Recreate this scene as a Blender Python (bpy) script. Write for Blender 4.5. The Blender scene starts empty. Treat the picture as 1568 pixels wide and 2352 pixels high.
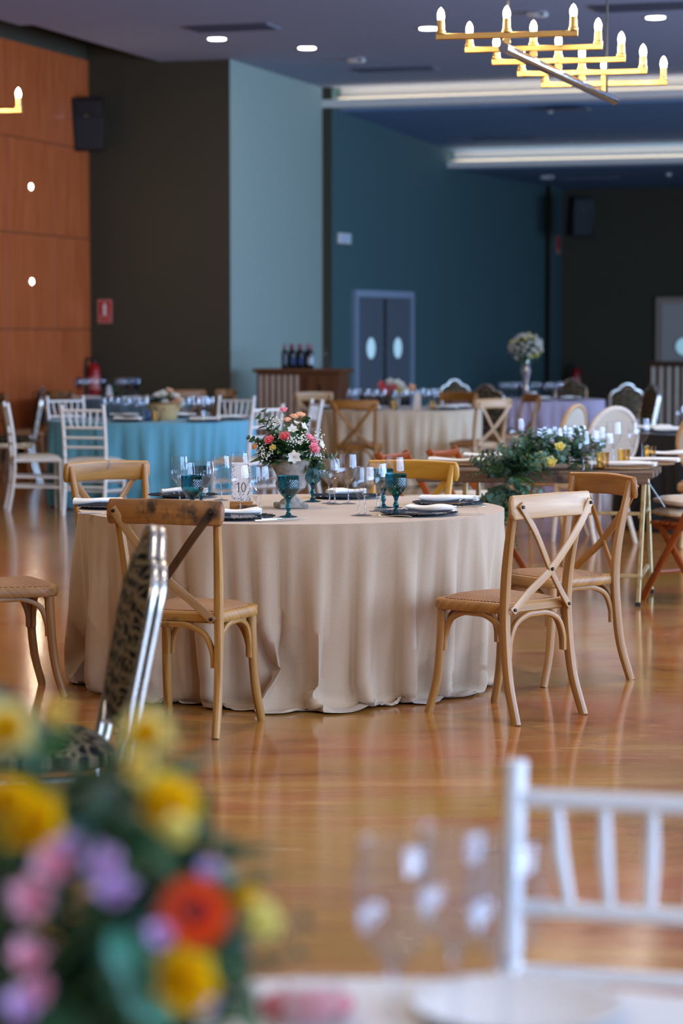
import bpy, math, random
from mathutils import Vector, Matrix
from math import sin, cos, pi, sqrt, atan2, radians

S = bpy.context.scene
COL = S.collection
R_ = random.Random(7)

# ------------------------------------------------------------------ camera, world, sun, exposure
CAM_H, FOC = 1.49, 85.0 / 36.0 * 2352.0
PITCH = math.atan(403.0 / FOC)
cd = bpy.data.cameras.new('camera')
cd.sensor_fit = 'VERTICAL'; cd.sensor_height = 36.0; cd.sensor_width = 24.0; cd.lens = 85.0
cd.clip_start = 0.1; cd.clip_end = 200
cd.dof.use_dof = True; cd.dof.focus_distance = 9.9; cd.dof.aperture_fstop = 2.8
cam = bpy.data.objects.new('camera', cd); COL.objects.link(cam)
cam.location = (0, 0, CAM_H); cam.rotation_euler = (pi / 2 - PITCH, 0, 0)
S.camera = cam
w = bpy.data.worlds.new('daylight'); S.world = w; w.use_nodes = True
w.node_tree.nodes['Background'].inputs[0].default_value = (0.35, 0.62, 1.0, 1)
w.node_tree.nodes['Background'].inputs[1].default_value = 1.5
S.view_settings.view_transform = 'Standard'; S.view_settings.look = 'None'
S.view_settings.exposure = 0.30; S.view_settings.gamma = 1.0
S.view_settings.use_curve_mapping = False
S.cycles.max_bounces = 10; S.cycles.transparent_max_bounces = 24; S.cycles.transmission_bounces = 10
S.cycles.diffuse_bounces = 5; S.cycles.glossy_bounces = 5
S.cycles.caustics_reflective = False; S.cycles.caustics_refractive = False
S.cycles.sample_clamp_indirect = 4.0
S.cycles.use_denoising = True; S.cycles.use_adaptive_sampling = True; S.cycles.adaptive_threshold = 0.02

ROOM = radians(18)
U = Vector((cos(ROOM), -sin(ROOM), 0)); V = Vector((sin(ROOM), cos(ROOM), 0))
RIGHT0 = Vector((5.3, 0, 0))                      # a point on the window wall
WIN_N, WIN_W, WIN_H, WIN_Z, WIN_STEP, WIN_S0 = 11, 2.3, 3.5, 0.35, 3.1, -2.5
WINDOW_WATTS, WINDOW_COL = 330.0, (0.42, 0.615, 1.0)
for i in range(WIN_N):                            # daylight entering by each window of the right wall
    for e in (-1, 1):                             # one pane on each side of the mullion
        ld = bpy.data.lights.new('window_daylight', 'AREA'); ld.shape = 'RECTANGLE'
        ld.size = WIN_W / 2 - .35; ld.size_y = WIN_H; ld.energy = WINDOW_WATTS / 2; ld.color = WINDOW_COL
        lo = bpy.data.objects.new('window_daylight', ld); COL.objects.link(lo)
        c = RIGHT0 + V * (WIN_S0 + i * WIN_STEP + e * WIN_W / 4) + U * 0.45
        lo.location = (c.x, c.y, WIN_Z + WIN_H / 2)
        lo.rotation_euler = (pi / 2, 0, -ROOM - pi / 2 + pi)    # shines towards -U
BULB, LED, DOWN = 230.0, 3.0, 30.0
WARM = (1.0, 0.72, 0.42)

def P(px, py, y):
    """point seen at pixel (px, py) of the 1568 x 2352 frame, at depth y"""
    a, b = (px - 784) / FOC, (1176 - py) / FOC
    d = Vector((a, cos(PITCH) + b * sin(PITCH), -sin(PITCH) + b * cos(PITCH)))
    return Vector((0, 0, CAM_H)) + d * (y / d.y)
def G(px, py, z=0.0):
    a, b = (px - 784) / FOC, (1176 - py) / FOC
    d = Vector((a, cos(PITCH) + b * sin(PITCH), -sin(PITCH) + b * cos(PITCH)))
    return Vector((0, 0, CAM_H)) + d * ((z - CAM_H) / d.z)
def X(px, y): return (px - 784) / FOC * y

# ------------------------------------------------------------------ materials
def srgb(r, g, b):
    f = lambda c: (c / 255) / 12.92 if c / 255 <= 0.04045 else ((c / 255 + 0.055) / 1.055) ** 2.4
    return (f(r), f(g), f(b), 1)
class NT:
    def __init__(s, name):
        s.m = bpy.data.materials.new(name); s.m.use_nodes = True
        s.t = s.m.node_tree; s.b = s.t.nodes['Principled BSDF']; s.out = s.t.nodes['Material Output']
    def n(s, kind, **kw):
        nd = s.t.nodes.new(kind)
        for k, v in kw.items():
            if k.startswith('i_'):
                key = k[2:].replace('_', ' ')
                nd.inputs[int(key) if key.isdigit() else key].default_value = v
            else: setattr(nd, k, v)
        return nd
    def l(s, a, b): s.t.links.new(a, b)
    def coords(s, kind='Object', scale=(1, 1, 1), rot=(0, 0, 0)):
        tc = s.n('ShaderNodeTexCoord'); mp = s.n('ShaderNodeMapping')
        mp.inputs['Scale'].default_value = scale; mp.inputs['Rotation'].default_value = rot
        s.l(tc.outputs[kind], mp.inputs['Vector']); return mp.outputs['Vector']
    def noise(s, vec, scale, detail=4, rough=0.55, dist=0.0):
        nd = s.n('ShaderNodeTexNoise'); nd.inputs['Scale'].default_value = scale
        nd.inputs['Detail'].default_value = detail; nd.inputs['Roughness'].default_value = rough
        nd.inputs['Distortion'].default_value = dist; s.l(vec, nd.inputs['Vector']); return nd.outputs['Fac']
    def ramp(s, fac, stops):
        r = s.n('ShaderNodeValToRGB'); e = r.color_ramp.elements
        while len(e) < len(stops): e.new(0.5)
        for q, (p, c) in zip(e, stops): q.position = p; q.color = c
        s.l(fac, r.inputs['Fac']); return r.outputs['Color']
    def mix(s, fac, a, b, mode='MIX'):
        m = s.n('ShaderNodeMix', data_type='RGBA', blend_type=mode)
        for sock, v in ((m.inputs[0], fac), (m.inputs[6], a), (m.inputs[7], b)):
            if hasattr(v, 'is_linked'): s.l(v, sock)
            else: sock.default_value = v
        return m.outputs[2]
    def bump(s, h, strength=0.3, dist=0.01):
        b = s.n('ShaderNodeBump'); b.inputs['Strength'].default_value = strength
        b.inputs['Distance'].default_value = dist; s.l(h, b.inputs['Height'])
        s.l(b.outputs['Normal'], s.b.inputs['Normal'])
    def set(s, **kw):
        for k, v in kw.items():
            s.b.inputs[k.replace('_', ' ')].default_value = v
        return s
def plain(name, col, rough=0.6, var=0.12, scale=30, **kw):
    t = NT(name); f = t.noise(t.coords('Object'), scale, 3)
    dk = tuple(c * (1 - var) for c in col[:3]) + (1,); lt = tuple(min(1, c * (1 + var)) for c in col[:3]) + (1,)
    t.l(t.ramp(f, [(0.3, dk), (0.7, lt)]), t.b.inputs['Base Color']); t.set(Roughness=rough, **kw)
    return t.m
def petalmat(name, col, var=0.1, thru=0.5):
    """thin petal or leaf that lets light through"""
    t = NT(name); f = t.noise(t.coords('Object'), 50, 3)
    dk = tuple(c * (1 - var) for c in col[:3]) + (1,); lt = tuple(min(1, c * (1 + var)) for c in col[:3]) + (1,)
    c = t.ramp(f, [(0.3, dk), (0.7, lt)]); t.l(c, t.b.inputs['Base Color']); t.set(Roughness=0.55)
    tr = t.n('ShaderNodeBsdfTranslucent'); t.l(c, tr.inputs['Color'])
    mx = t.n('ShaderNodeMixShader'); mx.inputs[0].default_value = thru
    t.l(t.b.outputs[0], mx.inputs[1]); t.l(tr.outputs[0], mx.inputs[2]); t.l(mx.outputs[0], t.out.inputs['Surface']); return t.m
def wood(name, dark, light, rough=0.42, worn=None, amount=0.5, grain=(2.2, 60, 1)):
    t = NT(name); uv = t.coords('UV', grain)
    f = t.noise(uv, 1.0, 6, 0.6, 0.6)
    mid = tuple((a + b) / 2 for a, b in zip(dark, light))
    c = t.ramp(f, [(0.28, dark), (0.5, mid), (0.72, light)])
    if worn:
        g = t.noise(t.coords('Object', (7, 7, 5)), 1.0, 4, 0.65)
        k = t.ramp(g, [(amount, (0, 0, 0, 1)), (amount + 0.12, (1, 1, 1, 1))])
        c = t.mix(k, c, worn)
    t.l(c, t.b.inputs['Base Color']); t.set(Roughness=rough); t.bump(f, 0.12, 0.004)
    return t.m
def linen(name, col, var=0.16, sc=900):
    t = NT(name)
    a = t.noise(t.coords('UV', (sc, sc * 0.12, 1)), 1.0, 2); b = t.noise(t.coords('UV', (sc * 0.12, sc, 1)), 1.0, 2)
    m = t.n('ShaderNodeMath', operation='ADD'); t.l(a, m.inputs[0]); t.l(b, m.inputs[1])
    dk = tuple(c * (1 - var) for c in col[:3]) + (1,); lt = tuple(min(1, c * (1 + var)) for c in col[:3]) + (1,)
    t.l(t.ramp(m.outputs[0], [(0.8, dk), (1.2, lt)]), t.b.inputs['Base Color'])
    t.set(Roughness=0.85, Sheen_Weight=0.15); t.bump(m.outputs[0], 0.12, 0.002)
    return t.m
def metal(name, col, rough=0.25, var=0.1):
    t = NT(name); f = t.noise(t.coords('Object'), 25, 4)
    r = t.ramp(f, [(0.3, (rough * 0.7,) * 3 + (1,)), (0.7, (rough * 1.4,) * 3 + (1,))])
    t.l(r, t.b.inputs['Roughness']); t.set(Base_Color=col, Metallic=1.0); return t.m
def glow(name, col, strength):
    t = NT(name); t.set(Base_Color=(0.8, 0.8, 0.8, 1), Emission_Color=tuple(col[:3]) + (1,), Emission_Strength=strength); return t.m
def thin_glass(name, tint=(1, 1, 1, 1), edge=(0.78, 0.81, 0.84, 1), gloss=0.07):
    """thin blown glass: clear face on, darker and shinier at a grazing angle"""
    t = NT(name)
    lw = t.n('ShaderNodeLayerWeight'); lw.inputs['Blend'].default_value = 0.5
    f3 = t.n('ShaderNodeMath', operation='POWER'); t.l(lw.outputs['Facing'], f3.inputs[0]); f3.inputs[1].default_value = 3.2
    colr = t.mix(f3.outputs[0], tint, edge)
    tr = t.n('ShaderNodeBsdfTransparent'); t.l(colr, tr.inputs['Color'])
    gl = t.n('ShaderNodeBsdfGlossy'); gl.inputs['Roughness'].default_value = 0.03
    ad = t.n('ShaderNodeMath', operation='MULTIPLY_ADD'); t.l(f3.outputs[0], ad.inputs[0])
    ad.inputs[1].default_value = 0.6; ad.inputs[2].default_value = gloss; ad.use_clamp = True
    mx = t.n('ShaderNodeMixShader'); t.l(ad.outputs[0], mx.inputs[0]); t.l(tr.outputs[0], mx.inputs[1]); t.l(gl.outputs[0], mx.inputs[2])
    t.l(mx.outputs[0], t.out.inputs['Surface']); return t.m
def solid_glass(name, col=(1, 1, 1, 1), rough=0.0, ior=1.45):
    t = NT(name); t.set(Base_Color=col, Roughness=rough, IOR=ior, Transmission_Weight=1.0); return t.m

M = {}
M['honey'] = wood('honey wood', srgb(112, 68, 18), srgb(180, 120, 50))
M['amber'] = wood('amber wood', srgb(122, 80, 28), srgb(190, 138, 66), worn=srgb(62, 44, 28), amount=0.6)
M['yellow'] = wood('yellow amber wood', srgb(158, 108, 24), srgb(200, 148, 52))
M['pale'] = wood('pale ash wood', srgb(160, 118, 74), srgb(206, 166, 116))
M['orangewood'] = wood('orange wood', srgb(130, 86, 36), srgb(182, 130, 68))
M['tan'] = wood('tan wood', srgb(122, 84, 44), srgb(170, 124, 72))
M['worn'] = wood('worn brown wood', srgb(104, 64, 24), srgb(170, 112, 52), worn=srgb(52, 34, 20), amount=0.52)
M['burnt'] = wood('burnt dark wood', srgb(44, 30, 18), srgb(98, 64, 34), worn=srgb(30, 22, 16), amount=0.5)
M['folding'] = wood('reddish folding chair wood', srgb(120, 52, 14), srgb(176, 88, 32))
M['oldplank'] = wood('weathered plank', srgb(62, 44, 30), srgb(128, 96, 68), rough=0.7, worn=srgb(46, 34, 26), amount=0.55)
M['counter'] = wood('counter wood', srgb(84, 50, 28), srgb(124, 78, 46), grain=(1, 30, 1))
M['darkcounter'] = wood('dark counter wood', srgb(48, 28, 16), srgb(88, 54, 30), grain=(1, 30, 1))
M['cherry'] = wood('cherry veneer', srgb(178, 84, 40), srgb(204, 108, 58), rough=0.28, grain=(1.2, 9, 1))
M['lath'] = plain('pale lath', srgb(205, 190, 170), 0.5)
M['white'] = plain('white lacquer', srgb(226, 222, 216), 0.35, 0.03)
M['ivory'] = plain('ivory cushion', srgb(214, 202, 184), 0.8, 0.05)
M['napkin'] = linen('white napkin cloth', srgb(232, 228, 220), 0.05)
M['cushion'] = linen('natural cotton', srgb(214, 202, 184), 0.08)
M['beige'] = linen('beige linen', srgb(177, 152, 123), 0.09)
M['beige2'] = linen('pale beige linen', srgb(192, 172, 144), 0.14)
M['blue'] = linen('sky blue linen', srgb(88, 152, 172), 0.14)
M['navy'] = linen('dusty blue linen', srgb(78, 100, 108), 0.14)
M['lilac'] = linen('lilac linen', srgb(176, 162, 180), 0.12)
M['black'] = linen('black linen', srgb(16, 15, 16), 0.2)
M['greycloth'] = linen('pale grey linen', srgb(206, 200, 192), 0.08)
M['taupe'] = plain('taupe wall paint', srgb(68, 63, 46), 0.75, 0.04, 90)
M['teal'] = plain('daylight tinted wall', srgb(66, 96, 98), 0.7, 0.04, 90)  # blue-green daylight on the window-facing walls, put into their colour
M['greywall'] = plain('light grey wall paint', srgb(156, 174, 162), 0.7, 0.04, 90)  # paler tone for the wall segment beside the alcove
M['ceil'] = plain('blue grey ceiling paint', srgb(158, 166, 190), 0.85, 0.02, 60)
M['ceilfar'] = plain('ceiling tinted by blue bounce', srgb(112, 144, 184), 0.85, 0.02, 60)  # same ceiling, with the blue daylight bounce painted into its colour
M['cove'] = plain('white cove paint', srgb(232, 228, 220), 0.6, 0.02)
M['blackplastic'] = plain('black plastic', srgb(20, 20, 22), 0.5, 0.1)
M['grille'] = plain('black grille', srgb(30, 31, 34), 0.6, 0.25, 400)
M['steel'] = metal('brushed steel', srgb(170, 176, 182), 0.28)
M['silver'] = metal('silver tube', srgb(214, 210, 200), 0.22)
M['cutlery'] = metal('silver cutlery', srgb(200, 196, 188), 0.3)
M['chrome'] = metal('chrome', srgb(225, 225, 228), 0.08)
M['brass'] = metal('brushed brass', srgb(196, 158, 98), 0.36)
M['framepaint'] = plain('steel blue door frame', srgb(150, 166, 184), 0.35, 0.05)
M['iron'] = metal('galvanised iron', srgb(196, 176, 130), 0.45)
M['boltmetal'] = metal('dark bolt', srgb(60, 54, 48), 0.4)
M['rail'] = metal('pewter', srgb(150, 150, 150), 0.3)
M['doorleaf'] = plain('grey door paint', srgb(96, 104, 112), 0.5, 0.05)
M['doorwhite'] = plain('white door paint', srgb(196, 190, 184), 0.5, 0.04)
M['doorframe'] = plain('cream door frame', srgb(176, 158, 140), 0.5, 0.04)
M['red'] = plain('red enamel', srgb(170, 20, 24), 0.35, 0.05)
M['signred'] = plain('sign red', srgb(196, 12, 14), 0.5, 0.03)
M['signpale'] = plain('sign pale red', srgb(214, 130, 120), 0.5, 0.03)
M['signwhite'] = plain('sign white', srgb(232, 226, 220), 0.5, 0.03)
M['ventdark'] = plain('dark vent', srgb(92, 96, 112), 0.6, 0.1)
M['ventgrey'] = plain('grey vent blade', srgb(128, 128, 134), 0.6, 0.05)
M['bulb'] = glow('lit candle bulb', (1.0, 0.80, 0.56), BULB)
M['down'] = glow('lit downlight', (1.0, 0.93, 0.80), DOWN)
M['spot'] = glow('lit wall spot', (1.0, 0.78, 0.58), 700.0)
M['led'] = glow('led tape', (1.0, 0.86, 0.64), LED)
M['clear'] = thin_glass('clear glass')
M['stemclear'] = thin_glass('clear glass stem wall', (.95, .96, .98, 1), (.55, .58, .62, 1), 0.12)
M['farclear'] = thin_glass('clear far glass', (.97, .98, 1, 1), (.5, .54, .58, 1), 0.11)
M['stemglass'] = solid_glass('clear glass stem')
M['amberglass'] = thin_glass('amber glass', (0.94, 0.80, 0.54, 1), (0.45, 0.28, 0.09, 1), 0.08)
M['bluetint'] = thin_glass('blue tinted glass', (0.45, 0.56, 0.72, 1), (0.08, 0.12, 0.22, 1), 0.08)
M['mauvetint'] = thin_glass('mauve tinted glass', (0.62, 0.45, 0.6, 1), (0.16, 0.08, 0.16, 1), 0.08)
M['porthole'] = glow('lit kitchen beyond', (0.30, 0.66, 0.82), 0.42)
M['darkglass'] = plain('smoked glass', srgb(24, 32, 36), 0.08, 0.1)
M['bottle'] = plain('dark bottle glass', srgb(12, 14, 22), 0.08, 0.1)
M['foil'] = plain('wine foil', srgb(140, 36, 58), 0.3, 0.1)
M['label'] = plain('bottle label', srgb(190, 206, 220), 0.6, 0.05)
M['labelblue'] = plain('blue bottle label', srgb(40, 70, 120), 0.5, 0.05)
M['stone'] = plain('weathered stone', srgb(142, 136, 126), 0.85, 0.35, 45)
M['basket'] = plain('woven straw', srgb(196, 164, 112), 0.8, 0.3, 120)
M['jute'] = plain('jute placemat', srgb(138, 104, 66), 0.9, 0.35, 160)
M['paper'] = plain('card paper', srgb(226, 216, 208), 0.7, 0.02)
M['ink'] = plain('black ink', srgb(26, 24, 22), 0.6, 0.05)
M['floral'] = plain('dark floral print', srgb(70, 50, 48), 0.7, 0.2)
M['leaf'] = petalmat('deep green leaf', srgb(48, 84, 46), 0.4, 0.2)
M['leafbright'] = petalmat('fresh green leaf', srgb(70, 112, 52), 0.3, 0.2)
M['eucal'] = petalmat('grey green eucalyptus', srgb(86, 112, 92), 0.25, 0.2)
M['leafteal'] = plain('teal green leaf', srgb(70, 140, 110), 0.45, 0.2, 40)
M['stemgreen'] = plain('flower stem', srgb(70, 92, 44), 0.6, 0.2)
M['pink'] = petalmat('coral pink petal', srgb(250, 148, 152), 0.12)
M['softpink'] = petalmat('rose pink petal', srgb(250, 176, 188), 0.1)
M['peach'] = petalmat('peach petal', srgb(250, 208, 170), 0.1)
M['petalwhite'] = petalmat('white petal', srgb(244, 242, 232), 0.05)
M['petalcream'] = petalmat('cream yellow petal', srgb(252, 236, 150), 0.1)
M['petalyellow'] = petalmat('golden petal', srgb(255, 206, 12), 0.14)
M['petalorange'] = petalmat('orange red petal', srgb(255, 84, 4), 0.14)
M['petallilac'] = petalmat('lilac petal', srgb(226, 190, 226), 0.1)
M['seeddark'] = plain('dark red flower eye', srgb(120, 14, 8), 0.8, 0.3, 200)
M['pinknapkin'] = linen('rose pink napkin', srgb(190, 100, 104), 0.08)

def special():
    # polished marble floor
    t = NT('polished marble floor')
    v1 = t.coords('Object', (0.5, 1.4, 1), (0, 0, -0.12))
    a = t.noise(v1, 1.3, 8, 0.66, 1.5)
    c = t.ramp(a, [(0.3, srgb(112, 58, 26)), (0.43, srgb(154, 92, 48)), (0.55, srgb(164, 108, 58)), (0.72, srgb(188, 142, 80))])
    g = t.noise(t.coords('Object', (0.35, 0.9, 1), (0, 0, 0.1)), 1.0, 4, 0.6, 0.8)
    c = t.mix(t.ramp(g, [(0.42, (0, 0, 0, 1)), (0.62, (.75, .75, .75, 1))]), c, srgb(156, 118, 46))
    c = t.mix(t.ramp(g, [(0.3, (.6, .6, .6, 1)), (0.42, (0, 0, 0, 1))]), c, srgb(166, 90, 54))
    b = t.noise(t.coords('Object', (0.8, 7, 1), (0, 0, -0.1)), 3.0, 9, 0.74, 1.2)
    c = t.mix(t.ramp(b, [(0.58, (0, 0, 0, 1)), (0.74, (.7, .7, .7, 1))]), c, srgb(192, 158, 112))
    d = t.noise(t.coords('Object', (1.2, 9, 1), (0, 0, .07)), 5, 9, 0.76, 1.8)
    c = t.mix(t.ramp(d, [(0.56, (0, 0, 0, 1)), (0.74, (0.85, 0.85, 0.85, 1))]), c, srgb(84, 48, 28))
    t.l(c, t.b.inputs['Base Color'])
    r = t.ramp(b, [(0.3, (0.10, 0.10, 0.10, 1)), (0.7, (0.17, 0.17, 0.17, 1))]); t.l(r, t.b.inputs['Roughness'])
    t.set(IOR=1.5, Specular_IOR_Level=0.4); t.bump(t.noise(t.coords('Object'), 1.3, 2), 0.04, 0.02)
    M['floor'] = t.m
    # black and beige damask
    t = NT('black and beige damask')
    uv = t.coords('UV', (1, 1, 1))
    n1 = t.n('ShaderNodeTexNoise'); n1.inputs['Scale'].default_value = 22; n1.inputs['Detail'].default_value = 1; t.l(uv, n1.inputs['Vector'])
    mx = t.n('ShaderNodeVectorMath', operation='MULTIPLY_ADD'); t.l(n1.outputs['Color'], mx.inputs[0])
    mx.inputs[1].default_value = (0.05, 0.05, 0.05); t.l(uv, mx.inputs[2])
    vo = t.n('ShaderNodeTexVoronoi', feature='DISTANCE_TO_EDGE'); vo.inputs['Scale'].default_value = 20; t.l(mx.outputs[0], vo.inputs['Vector'])
    wv = t.n('ShaderNodeTexWave', wave_type='RINGS'); wv.inputs['Scale'].default_value = 8; wv.inputs['Distortion'].default_value = 7; t.l(mx.outputs[0], wv.inputs['Vector'])
    k = t.ramp(vo.outputs['Distance'], [(0.03, (1, 1, 1, 1)), (0.07, (0, 0, 0, 1))])
    k2 = t.ramp(wv.outputs['Fac'], [(0.66, (0, 0, 0, 1)), (0.86, (0.9, 0.9, 0.9, 1))])
    k3 = t.mix(1.0, k, k2, 'LIGHTEN')
    t.l(t.mix(k3, srgb(10, 10, 9), srgb(112, 98, 74)), t.b.inputs['Base Color']); t.set(Roughness=0.9, Specular_IOR_Level=0.15); t.bump(k3, 0.2, 0.003)
    M['damask'] = t.m
    # woven rattan seat
    t = NT('woven rattan')
    wx = t.n('ShaderNodeTexWave', wave_type='BANDS', bands_direction='X'); wx.inputs['Scale'].default_value = 34; wx.inputs['Distortion'].default_value = 0.6
    t.l(t.coords('Object', (1, 1, 1), (0, 0, 0.5)), wx.inputs['Vector'])
    wy = t.n('ShaderNodeTexWave', wave_type='BANDS', bands_direction='Y'); wy.inputs['Scale'].default_value = 60; wy.inputs['Distortion'].default_value = 0.6
    t.l(t.coords('Object', (1, 1, 1), (0, 0, 0.5)), wy.inputs['Vector'])
    m = t.mix(0.45, wx.outputs['Color'], wy.outputs['Color'])
    t.l(t.ramp(m, [(0.15, srgb(104, 62, 34)), (0.5, srgb(168, 114, 72)), (0.85, srgb(206, 156, 108))]), t.b.inputs['Base Color'])
    t.set(Roughness=0.55); t.bump(m, 0.8, 0.006)
    M['rattan'] = t.m
    # pale cane panel
    t = NT('pale cane weave')
    c = t.n('ShaderNodeTexChecker'); c.inputs['Scale'].default_value = 160; t.l(t.coords('UV'), c.inputs['Vector'])
    c.inputs['Color1'].default_value = srgb(206, 192, 170); c.inputs['Color2'].default_value = srgb(168, 152, 130)
    t.l(c.outputs['Color'], t.b.inputs['Base Color']); t.set(Roughness=0.7)
    M['cane'] = t.m
    # teal pressed glass
    t = NT('teal pressed glass')
    t.set(Base_Color=srgb(36, 130, 144), Roughness=0.05, IOR=1.42, Transmission_Weight=0.92)
    M['tealglass'] = t.m
    M['teal_thin'] = thin_glass('teal pressed glass wall', (0.10, 0.42, 0.46, 1), (0.004, 0.07, 0.09, 1), 0.07)
special()

# ------------------------------------------------------------------ mesh builder
def cr(pts, m=6, closed=False):
    """smooth curve through pts"""
    pts = [Vector(p) for p in pts]; n = len(pts); out = []
    for i in range(n if closed else n - 1):
        p1, p2 = pts[i], pts[(i + 1) % n]
        p0 = pts[i - 1] if (closed or i > 0) else p1 * 2 - p2
        p3 = pts[(i + 2) % n] if (closed or i < n - 2) else p2 * 2 - p1
        for k in range(m):
            t = k / m
            out.append(0.5 * ((2 * p1) + (p2 - p0) * t + (2 * p0 - 5 * p1 + 4 * p2 - p3) * t * t + (3 * p1 - p0 - 3 * p2 + p3) * t ** 3))
    if not closed: out.append(pts[-1])
    return out
def circ(r, n=10): return [(r * cos(2 * pi * i / n), r * sin(2 * pi * i / n)) for i in range(n)]
def rrect(w_, h_, r=None, k=3):
    r = min(w_, h_) * 0.3 if r is None else r
    out = []
    for cx, cy, a0 in ((w_ / 2 - r, h_ / 2 - r, 0), (-w_ / 2 + r, h_ / 2 - r, pi / 2), (-w_ / 2 + r, -h_ / 2 + r, pi), (w_ / 2 - r, -h_ / 2 + r, 1.5 * pi)):
        for i in range(k):
            a = a0 + (pi / 2) * i / (k - 1); out.append((cx + r * cos(a), cy + r * sin(a)))
    return out
class MB:
    def __init__(s): s.v = []; s.f = []; s.uv = []
    def add(s, vs, fs, uvs=None):
        o = len(s.v); s.v += [tuple(q) for q in vs]; s.f += [tuple(i + o for i in q) for q in fs]
        s.uv += uvs if uvs else [(q[0] + q[2] * 0.3, q[1] + q[2]) for q in vs]
        return s
    def sweep(s, pts, sec, ref=(0, 0, 1), scale=None, closed=False, cap=True):
        pts = [Vector(p) for p in pts]; n = len(pts); k = len(sec); ref = Vector(ref)
        vs, us, fs = [], [], []; L = 0
        per = sum(math.dist(sec[j], sec[(j + 1) % k]) for j in range(k))
        for i, p in enumerate(pts):
            a = pts[i - 1] if (i > 0 or closed) else p; b = pts[(i + 1) % n] if (i < n - 1 or closed) else p
            t = (b - a); t = t.normalized() if t.length > 1e-9 else Vector((0, 0, 1))
            nn = ref - t * ref.dot(t)
            if nn.length < 1e-4: nn = Vector((1, 0, 0)) - t * t.x
            nn.normalize(); sd = t.cross(nn)
            sc = scale(i / max(1, n - 1)) if scale else 1.0
            sa, sb = sc if isinstance(sc, tuple) else (sc, sc)
            if i: L += (p - pts[i - 1]).length
            for j, (x, y) in enumerate(sec):
                vs.append(p + sd * x * sa + nn * y * sb); us.append((L, per * j / k))
        m = n if closed else n - 1
        for i in range(m):
            for j in range(k):
                a, b = i * k + j, i * k + (j + 1) % k; c, d = ((i + 1) % n) * k + (j + 1) % k, ((i + 1) % n) * k + j
                fs.append((a, b, c, d))
        if cap and not closed:
            fs.append(tuple(range(k))[::-1]); fs.append(tuple((n - 1) * k + j for j in range(k)))
        return s.add(vs, fs, us)
    def tube(s, pts, r, n=8, **kw): return s.sweep(pts, circ(r, n), **kw)
    def lathe(s, prof, n=24, c=(0, 0, 0), axis=None):
        vs, us, fs = [], [], []; L = 0
        for i, (r, z) in enumerate(prof):
            if i: L += math.dist(prof[i], prof[i - 1])
            for j in range(n):
                a = 2 * pi * j / n; vs.append(Vector((r * cos(a), r * sin(a), z))); us.append((r * a if r > 0 else 0, L))
        for i in range(len(prof) - 1):
            for j in range(n):
                a, b = i * n + j, i * n + (j + 1) % n
                fs.append((a, b, b + n, a + n))
        if axis is not None:
            q = Vector((0, 0, 1)).rotation_difference(Vector(axis).normalized()); vs = [q @ p for p in vs]
        return s.add([Vector(c) + p for p in vs], fs, us)
    def box(s, c, d, rot=None, bev=0.0):
        c = Vector(c); hx, hy, hz = d[0] / 2, d[1] / 2, d[2] / 2
        m = rot.to_3x3() if rot else Matrix.Identity(3)
        if bev > 0:
            b = min(bev, hx * 0.9, hy * 0.9, hz * 0.9); vs, fs = [], []
            idx = {}
            for sx in (-1, 1):
                for sy in (-1, 1):
                    for sz in (-1, 1):
                        for ax in range(3):
                            q = [sx * (hx - b), sy * (hy - b), sz * (hz - b)]
                            q[ax] = (sx, sy, sz)[ax] * (hx, hy, hz)[ax]
                            idx[(sx, sy, sz, ax)] = len(vs); vs.append(Vector(q))
            def face(keys):
                pts = [vs[idx[q]] for q in keys]; ce = sum(pts, Vector()) / len(pts)
                nr = (pts[1] - pts[0]).cross(pts[2] - pts[0]); ks = [idx[q] for q in keys]
                fs.append(tuple(ks if nr.dot(ce) > 0 else ks[::-1]))
            for ax in range(3):
                o1, o2 = [q for q in range(3) if q != ax]
                for sg in (-1, 1):
                    ks = []
                    for a, b2 in ((-1, -1), (1, -1), (1, 1), (-1, 1)):
                        k = [0, 0, 0]; k[ax] = sg; k[o1] = a; k[o2] = b2; ks.append((*k, ax))
                    face(ks)
                for a in (-1, 1):
                    for b2 in (-1, 1):
                        ks = []
                        for sg, other in ((-1, o1), (1, o1), (1, o2), (-1, o2)):
                            k = [0, 0, 0]; k[ax] = sg; k[o1] = a; k[o2] = b2; ks.append((*k, other))
                        face(ks)
            for sx in (-1, 1):
                for sy in (-1, 1):
                    for sz in (-1, 1): face([(sx, sy, sz, 0), (sx, sy, sz, 1), (sx, sy, sz, 2)])
        else:
            vs = [Vector((x, y, z)) for x in (-hx, hx) for y in (-hy, hy) for z in (-hz, hz)]
            fs = [(0, 1, 3, 2), (4, 6, 7, 5), (0, 4, 5, 1), (2, 3, 7, 6), (0, 2, 6, 4), (1, 5, 7, 3)]
        ax = max(range(3), key=lambda q: d[q]); o = [q for q in range(3) if q != ax]
        us = [(p[ax] + c[ax] * 0.7, p[o[0]] + p[o[1]] + c[o[0]] * 3.1) for p in vs]
        return s.add([c + m @ p for p in vs], fs, us)
    def prism(s, out, h, fr=None, bev=0.0):
        """2-D outline (counter-clockwise) extruded along the third axis of frame fr = (origin, ex, ey, ez)"""
        O, ex, ey, ez = fr if fr else (Vector(), Vector((1, 0, 0)), Vector((0, 1, 0)), Vector((0, 0, 1)))
        n = len(out); cx = sum(p[0] for p in out) / n; cy = sum(p[1] for p in out) / n
        def ring(k, z): return [(cx + (x - cx) * k, cy + (y - cy) * k, z) for x, y in out]
        if bev:
            ext = max(max(abs(x - cx), abs(y - cy)) for x, y in out); kk = 1 - bev / ext
            rs = [ring(kk, 0), ring(1, bev), ring(1, h - bev), ring(kk, h)]
        else: rs = [ring(1, 0), ring(1, h)]
        loc = [q for r in rs for q in r]
        fs = [tuple(range(n))[::-1], tuple((len(rs) - 1) * n + j for j in range(n))]
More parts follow.
